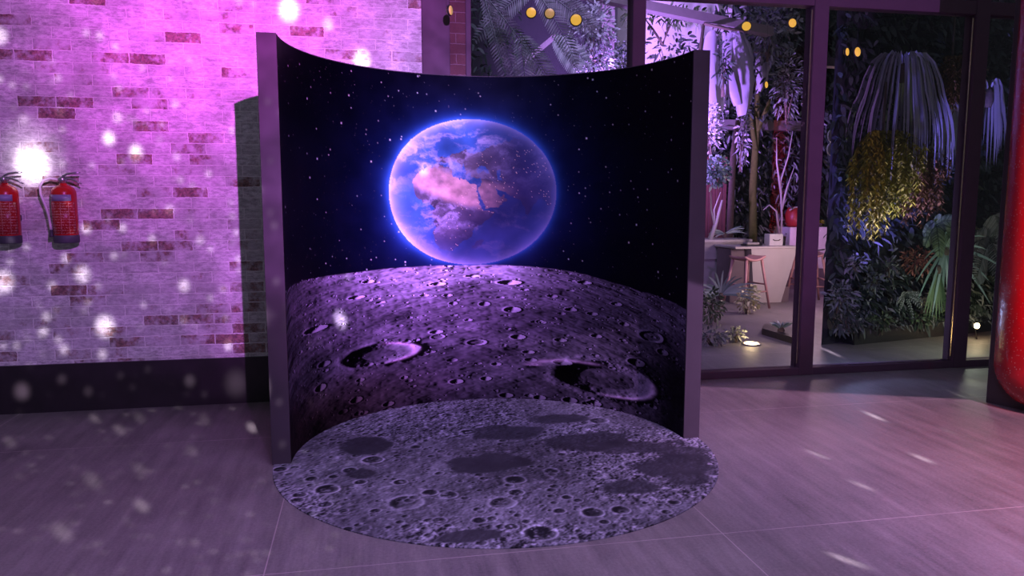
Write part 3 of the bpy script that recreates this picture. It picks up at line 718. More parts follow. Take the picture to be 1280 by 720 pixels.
# beams of the garden pergola
M_beam = plain('taupe_beam', (.16, .14, .145), .7, noise=.15)
def beam(name, p0, p1, h, w, lab):
    p0, p1 = V3(*p0), V3(*p1); d = p1-p0; sd = V3(-d[1], d[0], 0); sd /= np.linalg.norm(sd); mb = MB(); vs = []
    for q_ in (p0, p1):
        vs += [q_-sd*w/2-V3(0, 0, h/2), q_+sd*w/2-V3(0, 0, h/2), q_+sd*w/2+V3(0, 0, h/2), q_-sd*w/2+V3(0, 0, h/2)]
    mb.add(vs, [(0, 1, 2, 3), (7, 6, 5, 4), (0, 4, 5, 1), (1, 5, 6, 2), (2, 6, 7, 3), (3, 7, 4, 0)])
    o = mb.build(name, M_beam); tag(o, kind='structure'); return o
beam('beam_taupe', at(690, -16, 9.6), at(962, 40, 10.6), .12, .16, '')
beam('beam_ledge', at(893, 156, 12.0), at(1010, 158, 12.0), .16, .2, '')
beam('beam_lintel', at(1025, 78, 8.6), at(1120, 84, 8.6), .10, .15, '')
a_ = at(752, 60, 10.9); b_ = at(768, 60, 10.9)
S(MB().box((a_[0], 10.9, 0), (b_[0], 11.1, 6)).build('column_grey', M_beam))
# gable-like dark rafters seen in the first bay
beam('beam_rafter', at(655, 78, 10.4), at(693, 46, 10.4), .09, .1, '')
# --- bay one: fronds
def dirs_px(lst): return [V3(*d) for d in lst]
p = at(668, -14, 8.2); fern('hanging_fern', 'lavender-lit hanging fern with broad drooping fronds under the bulbs', 'fern', p, dirs_px([(.9, -.25, -.35), (.55, -.3, -.75), (-.9, -.2, -.45), (.95, .1, -.15)]), .80, .35, .14, L_grey, None, 30, .09)
p = at(603, -10, 8.0); fern('hanging_fern', 'grey hanging fern with long straight fronds beside the red brick pier', 'fern', p, dirs_px([(.42, -.1, -.95), (.62, -.2, -.75), (.25, -.3, -1)]), 1.05, .12, .10, L_grey, None, 34, .09)
p = at(650, 40, 8.6); fern('hanging_fern', 'dim grey fern rising just above the backdrop top', 'fern', p, dirs_px([(.1, -.1, -1), (.55, -.1, -.8)]), .75, .1, .15, L_grey, None, 26, .09)
p = at(690, 45, 9.0); fern('hanging_fern', 'violet fern with one long curved frond right of the dark rafter', 'fern', p, dirs_px([(.62, -.1, -.7), (.8, -.1, -.45)]), .62, .12, .13, L_violet, None, 26, .13)
p = at(742, 35, 9.3); shrub('hanging_shrub', 'pale lavender small-leaved shrub hanging left of the grey column', 'shrub', p, (.30, .2, .34), 620, .075, .03, L_violet, M_bark, base_z=p[2]-.5)
p = at(745, 78, 9.3); shrub('hanging_shrub', 'lower lavender shrub just over the backdrop rim', 'shrub', p, (.26, .2, .26), 420, .075, .03, L_violet, M_bark, base_z=p[2]-.5)
p = at(776, 78, 10.0); shrub('round_bush', 'dark round bush in front of the lavender-lit wall', 'shrub', p, (.22, .2, .27), 460, .07, .03, L_dark, M_bark, base_z=0)
# --- bay two: hanging banana-like leaves lit lavender, vines, tree
def big_leaf_plant(name, label, top, specs, mat):
    root = empty(name, top); tag(root, label, 'plant')
    for dx, dy, L, W, lean in specs:
        mb = MB(); n_ = 14; vs = []
        rn = random.random()
        for i in range(n_+1):
            t_ = i/n_; w = W*.68*math.sin(PI*(t_*.9+.06))**.6*(1+.10*math.sin(31*t_+dx*9))
            cx = dx+lean*t_+.07*math.sin(4*t_+dx*20); z = -L*t_+.05*math.sin(PI*t_)
            vs += [V3(cx-w, dy+.10*t_+w*.5, z), V3(cx, dy-.02, z+.02), V3(cx+w, dy+.10*t_+w*.5, z)]
        fs = []
        for i in range(n_): fs += [(3*i, 3*i+1, 3*i+4, 3*i+3), (3*i+1, 3*i+2, 3*i+5, 3*i+4)]
        mb.add(vs, fs, True, rn+.001); o = mb.build('leaf', mat, root)
    MB().tube([(-.3, 0, .1), (0, 0, .05), (.35, 0, .02)], .02, 6).build('stalk', M_bark, root)
    MB().tube([(-.42, .25, -top[2]), (-.40, .22, -top[2]*.4), (-.3, .02, .1)], [.06, .05, .02], 10).build('stem', M_bark, root)
    return root
p = at(905, 40, 10.2); big_leaf_plant('banana_plant', 'lavender-lit banana plant with long hanging leaves beside the backdrop edge', p, [(-.10, 0, 1.55, .26, -.06), (.02, .1, 1.1, .20, .12), (.16, .05, 1.0, .20, .10), (.27, .0, 1.15, .26, .10), (.33, .12, .95, .22, .12)], L_pale)
p = at(958, 72, 11.35); big_leaf_plant('banana_plant', 'smaller violet banana plant below the right-hand disc lamp', p, [(-.05, 0, .55, .16, -.02), (.06, .05, .35, .14, .05)], L_violet)
p = at(840, 60, 11.0); shrub('wall_creeper', 'dark creeper silhouetted on the lavender wall above the backdrop', 'creeper', p, (.50, .15, .24), 110, .12, .045, L_dark, M_bark, base_z=p[2]-.6)
p = at(830, 20, 10.6); shrub('wall_creeper', 'green-violet creeper along the taupe beam', 'creeper', p, (.80, .2, .15), 240, .10, .04, L_green, M_bark, base_z=p[2]-.4)
p = at(905, 75, 10.0); shrub('wall_creeper', 'dark vine hanging between the lavender banana leaves', 'creeper', p, (.10, .08, .28), 90, .11, .035, L_dark, M_bark, base_z=p[2]-.5)
p = at(960, 35, 11.0); shrub('wall_creeper', 'dim violet leaf mass behind the two right disc lamps', 'creeper', p, (.55, .2, .5), 520, .10, .04, L_grey, M_bark, base_z=p[2]-.5)
p = at(985, 105, 10.8); shrub('hanging_shrub', 'grey-violet shrub hanging above the dark ledge', 'shrub', p, (.28, .15, .5), 420, .10, .028, L_grey, M_bark, base_z=p[2]-.6)
p = at(889, 158, 9.6); shrub('hanging_shrub', 'violet small-leaved shrub against the backdrop right edge', 'shrub', p, (.16, .12, .33), 260, .06, .03, L_violet, M_bark, base_z=p[2]-.4)
p = at(894, 214, 9.4); shrub('teal_bush', 'round blue-green bush against the backdrop right edge', 'shrub', p, (.20, .16, .20), 420, .065, .04, L_teal, M_bark, base_z=p[2]-.15)  # bush raised clear of the ground, with nothing holding it up
p = at(928, 165, 10.9); shrub('hanging_shrub', 'slender violet trailing plant left of the mossy trunk', 'shrub', p, (.10, .1, .55), 170, .08, .03, L_violet, M_bark, base_z=p[2]-.6)
g0 = at(940, 300, 11.5); tr = empty('mossy_tree', (g0[0], 11.5, 0)); tag(tr, 'slim mossy tree trunk standing behind the white bar counter', 'tree')
MB().tube([(0, 0, 0), (.02, 0, .8), (-.02, 0, 1.7), (.02, .02, 2.6), (.0, 0, 3.4)], [.08, .068, .06, .05, .04], 12).build('trunk', M_moss, tr)
MB().tube([(.01, 0, 2.3), (-.15, -.05, 2.9), (-.32, -.1, 3.5)], [.045, .035, .02], 8).build('branch', M_moss, tr)
MB().tube([(.02, 0, 2.6), (.2, -.05, 3.1), (.4, -.05, 3.4)], [.04, .03, .015], 8).build('branch', M_moss, tr)
lf = MB()
for i in range(200):
    lf.leaf(V3(0, 0, 3.3)+rdir()*V3(.5, .3, .5), rdir()+V3(0, 0, -.4), .11, .045, .3, rdir())
lf.build('foliage', L_dark, tr)
g0 = at(970, 300, 11.4); bt = empty('bare_branches', (g0[0], 11.3, .9)); tag(bt, 'pale bare curved branches behind the bar counter', 'branches')
for pts in ([(0, 0, -.9), (.03, 0, .3), (-.02, 0, .9), (.10, 0, 1.3), (.16, 0, 1.7)], [(0, 0, .0), (-.10, -.05, .42), (-.25, -.08, .52), (-.36, -.1, .44)], [(.02, 0, .45), (.1, 0, .8), (.22, 0, 1.15)], [(0, 0, .7), (-.10, 0, 1.2), (-.12, 0, 1.6)]):
    MB().tube(pts, [.022-.016*i/(len(pts)-1) for i in range(len(pts))], 7).build('branch', M_twig, bt)
g0 = at(893, 300, 11.0); bt = empty('leaning_branch', (g0[0]-.08, 10.9, .0)); tag(bt, 'pale leaning trunk before the maroon screen beside the backdrop', 'branches')
MB().tube([(-.05, 0, 0), (-.04, 0, .9), (.05, 0, 1.15), (.14, 0, 1.5)], [.05, .045, .03, .015], 8).build('trunk', M_twig, bt)
for i in range(2): MB().tube([(.03, 0, 1.1), (-.06+.05*i, -.04, 1.35), (-.08+.16*i, -.06, 1.62)], [.018, .012, .006], 6).build('branch', M_twig, bt)
M_maroon = plain('maroon_screen', (.10, .028, .03), .7, noise=.25)
a_ = at(868, 260, 11.6); b_ = at(908, 260, 11.6)
sc_ = MB(); n_ = 9
for i in range(n_):
    x0 = a_[0]+(b_[0]-a_[0])*i/n_; sc_.box((x0, 11.6, 0), (x0+(b_[0]-a_[0])/n_*.9, 11.64, 2.2), .004)
sc_.box((a_[0], 11.64, .3), (b_[0], 11.66, .4)).box((a_[0], 11.64, 1.9), (b_[0], 11.66, 2.0))
tag(sc_.build('slatted_screen', M_maroon), 'dark maroon slatted screen just right of the backdrop, behind the plants', 'screen')

# --- bar: counters, stools, things on them
M_white = plain('off_white_counter', (.62, .58, .56), .55, noise=.12, scale=7); M_whitebox = plain('white_plastic', (.8, .78, .8), .45)
M_greyc = plain('grey_counter', (.42, .40, .40), .7, noise=.25, scale=9); M_plinth = plain('mauve_plinth', (.2, .15, .17), .7)
g0 = gnd(966, 378); BX, BY = g0[0], g0[1]
ct = empty('bar_counter', (BX, BY, 0)); tag(ct, 'off-white tapered bar counter standing on the paving beyond the glass', 'counter')
def taper(mb, b, t_, z0, z1):
    vs = [(x, y, z0) for x, y in b]+[(x, y, z1) for x, y in t_]
    mb.add(vs, [(3, 2, 1, 0), (4, 5, 6, 7), (0, 1, 5, 4), (1, 2, 6, 5), (2, 3, 7, 6), (3, 0, 4, 7)])
kx = 11.2/945
mb = MB(); taper(mb, [(-.30, 0), (.13, 0), (.13, .5), (-.30, .5)], [(-.40, -.05), (.33, -.05), (.33, .6), (-.40, .6)], .0, .80); mb.build('body', M_white, ct)
MB().box((-.66, -.07, .80), (.35, .62, .83), .006).build('worktop', M_white, ct)
MB().box((-.64, .1, 0), (-.42, .55, .80), .006).build('side_panel', M_plinth, ct)
MB().box((.13, .02, 0), (.27, .3, .22), .004).build('plinth', M_plinth, ct)
nb = empty('napkin_box', (BX+.10, BY+.22, .83)); tag(nb, 'small white box with a dark handle mark on the bar counter', 'box')
MB().box((-.11, -.08, 0), (.11, .08, .17), .008).build('box', M_whitebox, nb)
MB().tube([(-.06, -.083, .09), (-.03, -.088, .075), (.03, -.088, .075), (.06, -.083, .09)], .006, 6).build('handle', M_black, nb)
for dx, lab in ((-.10, 'dark cup left of the white box on the bar counter'), (.27, 'dark cup right of the white box on the bar counter')):
    o = MB().lathe([(.036, 0), (.046, .13), (.041, .13), (.033, .012)], seg=16).build('cup', M_black, None, (BX+dx-.03, BY+.2, .83)); tag(o, lab, 'cup')
o = tag(empty('napkin_tray', (BX-.3, BY+.15, .83)), 'low dark tray at the left end of the bar counter', 'tray')
MB().box((-.12, -.09, 0), (.12, .09, .02), .005).build('tray', M_black, o); MB().box((-.1, -.07, .02), (.1, .07, .05), .01).build('lining', M_greyc, o)
a_ = at(987, 300, 11.6); b_ = at(1034, 300, 11.6)
fc = empty('far_counter', ((a_[0]+b_[0])/2, 11.6, 0)); tag(fc, 'pink-lit white counter farther back, right of the tapered one', 'counter'); w2 = (b_[0]-a_[0])/2
MB().box((-w2, 0, .34), (w2, .5, 1.02), .006).build('body', M_whitebox, fc); MB().box((-w2, .01, 0), (w2, .49, .34)).build('plinth', M_plinth, fc)
MB().box((-w2-.01, -.02, 1.02), (w2+.01, .52, 1.045), .005).build('worktop', M_whitebox, fc)
wl_ = at(1027, 313, 11.6); MB().tube([(wl_[0]-fc.location.x-.09, -.012, wl_[2]), (wl_[0]-fc.location.x+.05, -.012, wl_[2]+.02)], .008, 6).build('handle', M_black, fc)
M_redjar = plain('red_glazed', (.38, .035, .03), .4)
a_ = at(994, 288, 11.75)
rj = empty('red_jar', (a_[0], 11.8, 1.045)); tag(rj, 'big red rounded jar standing on the pink-lit far counter', 'jar')
MB().lathe([(.10, 0), (.13, .03), (.15, .14), (.145, .24), (.10, .33), (.07, .345)], seg=24).build('body', M_redjar, rj)
MB().tube([(-.13, -.06, .28), (-.06, -.1, .33), (.06, -.1, .345), (.13, -.05, .30)], .014, 7).build('band', M_twig, rj)
a_ = at(1027, 287, 11.75); pp = empty('potted_sprig', (a_[0], 11.8, 1.045)); tag(pp, 'tiny potted sprig at the right end of the far counter', 'plant')
MB().lathe([(.03, 0), (.045, .06), (.04, .06)], seg=12).build('pot', M_bark, pp); mb = MB()
for i in range(40): mb.leaf((0, 0, .06), rdir()+V3(0, 0, .9), .09, .02, .2, rdir())
mb.build('foliage', L_olive, pp)
a_ = at(872, 318, 10.9); b_ = at(932, 318, 10.9)
lc_ = empty('long_counter', (a_[0], 10.7, 0)); tag(lc_, 'long low grey counter between the backdrop edge and the tapered counter', 'counter'); ww = b_[0]-a_[0]
MB().box((0, 0, .86), (ww, .55, .90), .006).build('worktop', M_white, lc_); MB().box((0, .03, .60), (ww, .06, .86), .003).build('fascia', M_greyc, lc_)
MB().box((.0, .06, 0), (.28, .5, .60), .004).build('leg_block', M_greyc, lc_); MB().box((ww-.1, .06, 0), (ww-.02, .5, .86), .004).build('leg_block', M_plinth, lc_)
M_stool = plain('pink_wood_stool', (.46, .24, .24), .5, noise=.15)
def make_stool():
    r = empty('bar_stool', (0, 0, 0)); h_ = .70
    mb = MB(); vs = []
    nn, mmm = 10, 8
    for j in range(mmm+1):
        for i in range(nn+1):
            x = -.20+.4*i/nn; y = -.15+.3*j/mmm; vs.append((x, y, h_+.05*(x/.2)**2-.02+.01*(y/.15)**2))
    no = len(vs); vs += [(x, y, z-.028) for x, y, z in vs]; fs = []
    for j in range(mmm):
        for i in range(nn):
            q_ = j*(nn+1)+i; fs += [(q_, q_+1, q_+nn+2, q_+nn+1), (no+q_, no+q_+nn+1, no+q_+nn+2, no+q_+1)]
    per_ = [i for i in range(nn+1)]+[(j*(nn+1)+nn) for j in range(1, mmm+1)]+[mmm*(nn+1)+i for i in range(nn-1, -1, -1)]+[j*(nn+1) for j in range(mmm-1, 0, -1)]
    for i in range(len(per_)):
        a, b = per_[i], per_[(i+1) % len(per_)]; fs.append((a, no+a, no+b, b))
    mb.add(vs, fs, True); mb.build('seat', M_stool, r)
    for sx_, sy_ in ((-1, -1), (1, -1), (1, 1), (-1, 1)):
        MB().tube([(sx_*.25, sy_*.20, 0), (sx_*.15, sy_*.12, h_-.015)], [.016, .021], 8).build('leg', M_stool, r)
    for sy_ in (-1, 1): MB().tube([(-.215, sy_*.172, .24), (.215, sy_*.172, .24)], .012, 6).build('rung', M_stool, r)
    for sx_ in (-1, 1): MB().tube([(sx_*.20, -.16, .34), (sx_*.20, .16, .34)], .012, 6).build('rung', M_stool, r)
    return r
g0 = gnd(932, 385); s1 = make_stool(); s1.location = (g0[0], g0[1], 0); s1.rotation_euler.z = .35
tag(s1, 'pinkish saddle-seat bar stool in front of the tapered counter, fully in view', 'stool', 'bar stools')
g0 = gnd(1009, 377); s2 = copy_tree(s1); s2.location = (g0[0], g0[1], 0); s2.rotation_euler.z = -.2
s2['label'] = 'pinkish bar stool right of the tapered counter, half hidden by the mullion'

# planting by the paving
tb0 = gnd(957, 420); tb1 = gnd(1002, 437)
tp = MB().prism([tuple(gnd(952, 418)[:2]), tuple(gnd(1004, 434)[:2]), tuple(gnd(1012, 420)[:2]), tuple(gnd(955, 412)[:2])], .0, .07).build('planter_bed', M_black)
tag(tp, 'low black planting bed on the paving beside the first mullion', 'planter')
p = gnd(976, 422); blades('agave', 'pale agave-like plant in the low black bed', 'plant', (p[0], p[1], .09), [(math.cos(a)*.8, math.sin(a)*.6, .75) for a in np.linspace(0, 2*PI, 14)[:-1]], .20, .025, .35, L_teal)
p = gnd(934, 392); shrub('flowering_plant', 'yellow-green flowering plant before the bar stool legs', 'plant', (p[0], p[1], .2), (.16, .12, .2), 240, .055, .03, L_flower, M_bark, base_z=0)
p = gnd(889, 432); shrub('low_shrub', 'low grey-green shrub on the paving next to the backdrop edge', 'plant', (p[0], p[1], .10), (.16, .12, .10), 150, .06, .025, L_grey, M_bark, base_z=0)
p = gnd(918, 428); shrub('low_shrub', 'small pale shrub left of the glowing floor light', 'plant', (p[0], p[1], .08), (.12, .10, .08), 110, .055, .025, L_grey, M_bark, base_z=0)
p = gnd(884, 405); shrub('low_shrub', 'yellowish shrub behind the backdrop right edge', 'plant', (p[0]+.05, p[1], .22), (.15, .12, .22), 200, .07, .03, L_green, M_bark, base_z=0)
p = gnd(900, 392); blades('spiky_plant', 'dark spiky plant arching below the long grey counter', 'plant', (p[0], p[1], .25), [(math.cos(a)*.9, -.3, math.sin(a)*.6+.35) for a in np.linspace(-.4, PI+.4, 18)], .55, .03, .35, L_teal)
p = at(915, 303, 10.75); blades('counter_plant', 'blue-green spiky plant spreading over the long counter', 'plant', (p[0], 11.0, .97), [(math.cos(a)*1., -.25, .30*math.sin(2.5*a)+.35) for a in np.linspace(0, 2*PI, 30)[:-1]], .36, .02, .3, L_teal)

# --- lamps: recessed floor lights, spike light, disc pendants
G_warm = glow('warm_lamp', (1., .72, .32), 26.); G_disc = glow('amber_disc', (.95, .52, .07), .85); G_dim = glow('dim_amber_disc', (.8, .5, .16), .45)
def floor_light(x, y, r, lab, em):
    g0 = gnd(x, y); o = empty('floor_light', (g0[0], g0[1], 0)); tag(o, lab, 'light', 'garden floor lights')
    MB().lathe([(r*1.25, 0), (r*1.25, .012), (r, .016)], seg=20).build('rim', M_steel, o)
    MB().lathe([(r*.98, .004), (r*.95, .02), (r*.5, .026)], seg=20).build('lens', em, o); return o, g0
_, fg = floor_light(939, 431, .075, 'brightly glowing round floor light on the paving behind the glass', G_warm)
floor_light(1000, 428, .03, 'tiny floor light at the foot of the first mullion', G_warm)
def lamp(typ, name, loc, power, col, size=.1, rot=None, spot=None, blend=.4):
    l = bpy.data.lights.new(name, typ); l.energy = power; l.color = col
    if typ == 'AREA': l.shape = 'RECTANGLE'; l.size, l.size_y = size
    else: l.shadow_soft_size = size
    if typ == 'SPOT': l.spot_size = math.radians(spot); l.spot_blend = blend
    o = bpy.data.objects.new(name, l); COL.objects.link(o); o.location = tuple(map(float, loc))
    if rot is not None:
        from mathutils import Vector
        o.rotation_euler = Vector(tuple(map(float, np.asarray(rot)-np.asarray(loc)))).to_track_quat('-Z', 'Y').to_euler()
    return o
lamp('POINT', 'floor_light_bulb', (fg[0], fg[1], .10), 2.2, (1, .72, .35), .05)
g0 = gnd(1219, 424); spk = empty('spike_light', (g0[0], g0[1], 0)); tag(spk, 'small spike lamp glowing at the living wall foot right of the mullion', 'light')
MB().tube([(.02, 0, 0), (-.0, 0, .08), (-.01, 0, .13)], .007, 6).build('stem', M_black, spk); MB().lathe([(.02, -.05), (.034, -.03), (.036, .04)], (-.01, 0, .155), 14, 'x').build('head', M_black, spk)
MB().lathe([(.031, .03), (.031, .044)], (-.01, 0, .155), 14, 'x').build('lens', G_warm, spk); MB().lathe([(.03, 0), (.03, .012)], (-.03, -.037, .155), 14, 'y').build('glow_cap', G_warm, spk)
lamp('POINT', 'spike_light_bulb', (g0[0]-.1, g0[1]-.12, .22), 3, (1, .8, .45), .04)
discs = [(664, 16, 7.2, 0., .046, G_disc, 'amber disc lamp hanging first from the brick pier'), (687, 17, 7.2, .1, .046, G_dim, 'dim amber disc lamp between two brighter ones'), (720, 25, 6.9, 0., .050, G_disc, 'largest amber disc lamp, in front of the lavender shrub'),
         (933, 33, 7., .05, .043, G_disc, 'amber disc lamp at the end of the taupe beam'), (990, 29, 7.2, .55, .043, G_disc, 'slightly turned amber disc lamp left of the first wide mullion'),
         (1058, 65, 6.7, 1.15, .036, G_disc, 'narrow turned disc lamp, left of a pair beside the palm'), (1071, 65, 6.7, .95, .044, G_disc, 'narrow turned disc lamp, right of a pair beside the palm'), (957, 106, 7.6, 1.1, .034, G_disc, 'edge-on disc lamp above the dark ledge'),
         (1011, 84, 6.6, 1.2, .034, G_disc, 'edge-on disc lamp touching the first wide mullion'), (562, 13, 5.5, 1.15, .032, G_dim, 'edge-on disc lamp inside before the maroon post')]
for x, y, Y, turn, r, em, lab in discs:
    p = at(x, y, Y); o = empty('pendant_disc_lamp', p, math.atan2(p[0], p[1])*-1+turn); tag(o, lab, 'lamp', 'amber disc lamps')
    MB().lathe([(r*1.12, -.008), (r*1.16, 0), (r*1.12, .008)], (0, 0, 0), 28, 'y').build('bezel', M_black, o)
    MB().lathe([(r*.97, -.011), (r*1.0, 0), (r*.97, .011)], (0, 0, 0), 28, 'y').build('disc', em, o)
    MB().tube([(0, 0, r*1.1), (0, 0, 4.5-p[2])], .0015, 4).build('cord', M_black, o)
# scalloped white plate right of the first wide mullion
p = at(1040, 178, 7.3); wp = empty('scalloped_lamp', p); tag(wp, 'white two-lobed scalloped wall lamp beside the first wide mullion', 'lamp')
mb = MB(); pts = [(0, -.14)]
for cz in (-.07, .07):
    for i in range(9):
        a = math.radians(-90+180*i/8); pts.append((-.055*math.cos(a), cz+.068*math.sin(a)))
pts.append((0, .14)); n_ = len(pts); vs = [(x, -.012, z) for x, z in pts]+[(x, .012, z) for x, z in pts]
mb.add(vs, [tuple(range(n_)), tuple(range(2*n_-1, n_-1, -1))]+[(i, n_+i, n_+(i+1) % n_, (i+1) % n_) for i in range(n_)]); mb.build('shade', plain('white_shade', (.85, .85, .9), .4), wp)
MB().box((0, -.02, -.05), (.03, .02, .05), .003).build('mounting_plate', M_black, wp)

# ------------------------------------------------------------------ light
w = bpy.data.worlds.new('world'); sc.world = w; w.use_nodes = True
w.node_tree.nodes['Background'].inputs[0].default_value = (.080, .083, .104, 1); w.node_tree.nodes['Background'].inputs[1].default_value = 1.

def projector(name, loc, power, spot, aim, size=.02, blend=.35):
    o = lamp('SPOT', name, loc, power, (1, 1, 1), size, aim, spot, blend)
    o.data.use_nodes = True; t = NT(o.data.node_tree); em = t.n.get('Emission') or t.add('ShaderNodeEmission')
    geo = t.add('ShaderNodeNewGeometry'); sx = t.add('ShaderNodeSeparateXYZ'); t.l.new(geo.outputs['Incoming'], sx.inputs[0])
    yy = t.m('MAXIMUM', t.m('ABSOLUTE', sx.outputs[1]), .001)
    a = t.m('DIVIDE', sx.outputs[0], yy); b = t.m('DIVIDE', sx.outputs[2], yy)
    sgn = t.m('GREATER_THAN', sx.outputs[1], 0.)
    cv = t.add('ShaderNodeCombineXYZ'); t.l.new(a, cv.inputs[0]); t.l.new(b, cv.inputs[1])
    return t, em, sx, a, b, cv.outputs[0], sgn
def blobs(t, cv, lst, asp, soft=.25):
    tot = None
    for a, b, r, k_ in lst:
        d = t.vm('MULTIPLY', t.vm('SUBTRACT', cv, (a, b, 0)), (1/r, asp/r, 0))
        v = t.mr(t.vm('LENGTH', d, out=1), 1.55, soft, 0., k_*1.25)
        tot = v if tot is None else t.m('ADD', tot, v)
    return tot
def gauss(t, cv, a, b, sa, sb):
    d = t.vm('MULTIPLY', t.vm('SUBTRACT', cv, (a, b, 0)), (1/sa, 1/sb, 0)); dd = t.vm('DOT_PRODUCT', d, d, out=1)
    return t.m('EXPONENT', t.m('MULTIPLY', dd, -1.))
# snowfall projector over the viewer: magenta and violet wash with white flakes
t, em, sx, a, b, cv, sgn = projector('snow_projector', (.5, 0, 3.0), 1500, 96, (-.2, 5.8, 1.2))
flakes = [(-.4722,-.2100,.030,.55),(-.4722,-.2166,.0165,3.),(-.1722,-.026,.0105,2.5),(-.0855,-.0834,.0095,2.),(-.1256,-.0411,.0060,.7),(-.3862,-.1854,.0064,1.6),(-.3567,-.2012,.0068,1.6),(-.3750,-.1607,.0050,.7),(-.5119,-.3562,.0095,1.8),(-.4253,-.3491,.0078,1.2),(-.4038,-.4140,.0097,2.),(-.4961,-.0704,.0070,1.2),(-.4175,-.2937,.0048,1.),(-.3770,-.2931,.0040,.7),(-.3097,-.3654,.0060,.9),(-.4515,-.4413,.0048,.8),(-.4742,-.4196,.0046,.7),(-.4685,-.4001,.0046,.7),(-.4570,-.4291,.0040,.6),(-.4086,-.4489,.0048,.8),(-.4427,-.3293,.0046,.7),(-.4599,-.3621,.0046,.6),(-.3219,-.2708,.0048,.5),(-.3440,-.3080,.0040,.5),(-.2882,-.3086,.0048,.4),(-.4773,-.1655,.0052,.4),(-.4380,-.1554,.0045,.3),(-.3117,-.4088,.0040,.4),(-.2605,-.4413,.0050,.5),(-.5020,-.4920,.0080,3.),(-.4566,-.4791,.0048,1.2),(-.4277,-.4956,.0048,1.),(-.3088,-.4880,.0060,1.4),(-.2530,-.4937,.0130,.9),(-.1313,-.4496,.0080,8.),(-.0136,-.2369,.0056,.8),(-.1207,-.3911,.0046,.9)]
fb = blobs(t, cv, flakes, .78)
stk = blobs(t, cv, [(-.2469, -.5866, .0055, 1.8), (-.4164, -.7764, .007, .8), (-.4031, -.5742, .006, .7), (-.4262, -.5410, .005, .7), (-.5315, -.5895, .006, .6), (-.375, -.545, .006, .5), (-.30, -.56, .006, .4), (-.46, -.70, .009, .5), (-.40, -.68, .007, .45), (-.52, -.83, .010, .45), (-.33, -.64, .006, .4)], .40)
vo = t.add('ShaderNodeTexVoronoi'); vo.inputs['Scale'].default_value = 62.; t.l.new(t.vm('MULTIPLY', cv, (1, .8, 0)), vo.inputs['Vector'])
vs_ = t.add('ShaderNodeSeparateColor'); t.l.new(vo.outputs['Color'], vs_.inputs[0])
tiny = t.m('MULTIPLY', t.mr(vo.outputs['Distance'], .36, .05), t.m('MULTIPLY', t.mr(vs_.outputs[0], .3, 1.), .8))
tiny = t.m('MULTIPLY', tiny, t.mr(a, -.10, -.22))
white = t.m('ADD', t.m('ADD', fb, stk), tiny)
g1 = gauss(t, cv, -.25, -.04, .175, .155); g2 = gauss(t, cv, -.03, -.365, .15, .12); g3 = gauss(t, cv, .0, -.05, .09, .2); g4 = gauss(t, cv, .02, -.2, .16, .14); g5 = gauss(t, cv, -.2, -.38, .09, .13); g6 = gauss(t, cv, -.36, -.20, .13, .16)
base = t.mr(a, .34, -.25, .35, 1., smooth=False)
base = t.m('MULTIPLY', base, t.mr(b, -.50, -.43, .42, 1.))
colr = t.vm('SCALE', (.17, .068, .28), scale=base)
for g_, c_ in ((g1, (1.7, .16, 1.75)), (g2, (1.7, .66, 2.6)), (g3, (.30, .10, .42)), (g4, (.50, .46, 1.0)), (g5, (.22, .03, .22)), (g6, (.20, .02, .22))):
    colr = t.vm('ADD', colr, t.vm('SCALE', c_, scale=g_))
mott = t.mr(t.noise(cv, 26., 3), .3, .7, .68, 1.25)
colr = t.vm('SCALE', colr, scale=mott)
colr = t.vm('ADD', colr, t.vm('SCALE', (1., .86, 1.), scale=white))
colr = t.vm('SCALE', colr, scale=sgn)
t.l.new(colr, em.inputs['Color'])
# second projector to the right: few falling flakes drawn out to streaks on the floor
t, em, sx, a, b, cv, sgn = projector('flake_projector', (3.3, 0, 3.0), 1500, 150, (3.3, 4.5, 0))
streak = [(.0357,-.6580,.0044,1.6),(.2612,-.5419,.0046,3.2),(.3214,-.5592,.0040,2.4),(.1826,-.4526,.0038,3.6),(.3295,-.4816,.0034,3.),(-.0348,-.8028,.0046,1.),(-.2191,-.8757,.005,.6),(-.177,-.7672,.0045,.6),(-.5002,-1.115,.008,.6),(.24,-.60,.0035,.3),(.10,-.72,.004,.25)]
wash = t.m('MULTIPLY', t.m('MULTIPLY', t.mr(b, -.50, -.30), t.mr(a, -.30, -.14)), t.mr(t.m('ABSOLUTE', a), .7, .3))  # violet wash added to this beam to brighten the mullions
t.l.new(t.vm('SCALE', t.vm('ADD', t.vm('SCALE', (.23, .09, .32), scale=wash), t.vm('SCALE', (1.9, 1.6, 1.9), scale=blobs(t, cv, streak, .26))), scale=sgn), em.inputs['Color'])
# floor flood with a straight shutter edge
FL = np.array([3.2, -1.2, 4.2]); q0 = np.append(gnd(877, 482)[:2], 0); q1 = np.append(gnd(1235, 500)[:2], 0)
nn_ = np.cross(q0-FL, q1-FL); nn_ /= np.linalg.norm(nn_)
if nn_@(np.array([2., 2., 0])-FL) < 0: nn_ = -nn_
t, em, sx, a, b, cv, sgn = projector('floor_flood', tuple(FL), 3000, 84, (2.7, 3.4, 0), .015, .9)
dt = t.vm('DOT_PRODUCT', t.add('ShaderNodeNewGeometry').outputs['Incoming'], tuple(float(x) for x in nn_), out=1)
cut = t.m('MULTIPLY', t.mr(dt, -.0005, .0035), t.mr(a, -.42, -.14))
hue = t.mix(t.mr(a, -.45, .35), rgb(.50, .30, .72), rgb(.92, .42, .62))
t.l.new(t.vm('SCALE', t.vm('SCALE', hue, scale=cut), scale=sgn), em.inputs['Color'])
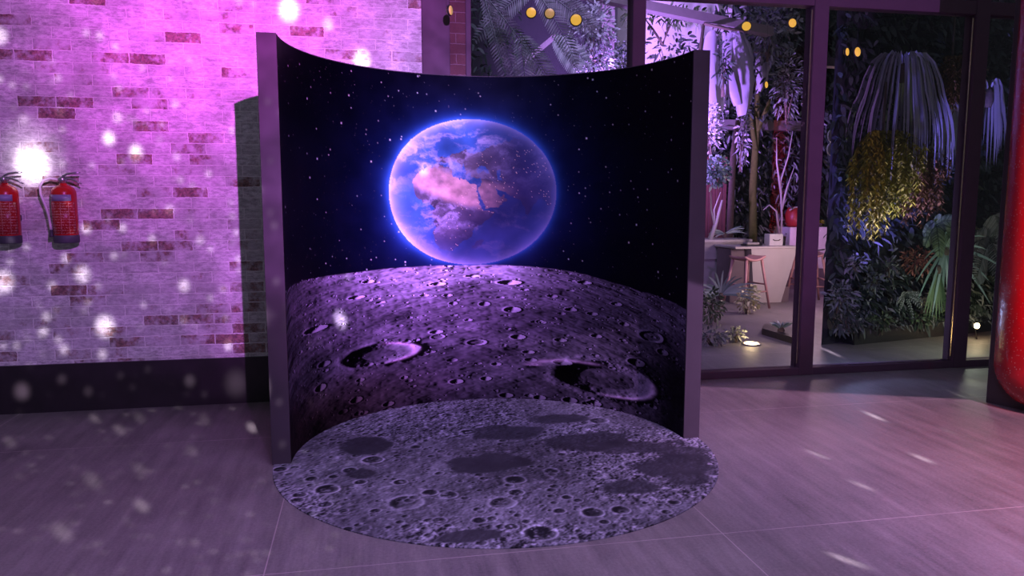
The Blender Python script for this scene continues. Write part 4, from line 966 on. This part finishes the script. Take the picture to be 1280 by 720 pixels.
lamp('AREA', 'mat_wash', (.9, 1.9, 3.7), 46, (.66, .46, 1.), (2.2, 1.2), (.7, 2.6, 0)).data.spread = math.radians(115)  # unseen overhead area light added to brighten the mat and near floor
# garden spots and added fill lights
p = at(850, 60, 12.2); lamp('SPOT', 'garden_violet_spot', (2.3, 8.6, 1.6), 3600, (.52, .24, 1.), .1, p, 84, .8)
p = lwpx(1140, 130, 0); lamp('SPOT', 'palm_violet_spot', (4.6, 5.98, .3), 750, (.27, .20, 1.), .06, p, 56, .8)
p = lwpx(1110, 235, .2); lamp('SPOT', 'shrub_fill_spot', (5.25, 6.3, .25), 38, (.85, 1, .25), .05, p, 34, .7)  # added yellow-green spot to brighten the weeping shrub, no fitting there
p = fc.location; lamp('POINT', 'counter_pink_lamp', (p.x-.1, 10.9, .9), 9, (1, .38, .95), .05)
lamp('POINT', 'bar_fill_light', (BX-.1, BY-1.35, 1.1), 62, (1, .66, .74), .2)  # unseen fill light placed before the counter to brighten its front
lamp('AREA', 'bay_violet_wash', (2.4, 7.6, 4.9), 95, (.6, .5, 1.), (1.5, .6), (1.6, 9.3, 3.6))
p = lwpx(1180, 350, .2); lamp('POINT', 'living_wall_low_fill', (p[0]-.3, p[1]-.7, .5), 8, (.9, 1, .75), .05)  # fill light added to brighten the low planting by the yucca
p = lwpx(1075, 360, .9); lamp('POINT', 'living_wall_blue_fill', (p[0], p[1], .5), 7, (.45, .55, 1.), .06)  # dim blue fill added to lift the left of the living wall
# red lamp over the padded display
t, em, sx, a, b, cv, sgn = projector('red_display_spot', (3.1, 1.4, 3.0), 3000, 40, (4.82, 4.0, 1.5), .06, .8)
t.l.new(t.vm('SCALE', t.vm('SCALE', (1., .05, .07), scale=t.m('MULTIPLY', t.mr(a, .424, .436), t.mr(b, -1.2, -.9))), scale=sgn), em.inputs['Color'])

vs = sc.view_settings; sc.display_settings.display_device = 'sRGB'; vs.view_transform = 'Standard'; vs.look = 'None'; vs.gamma = 1; vs.use_curve_mapping = False; vs.exposure = 0
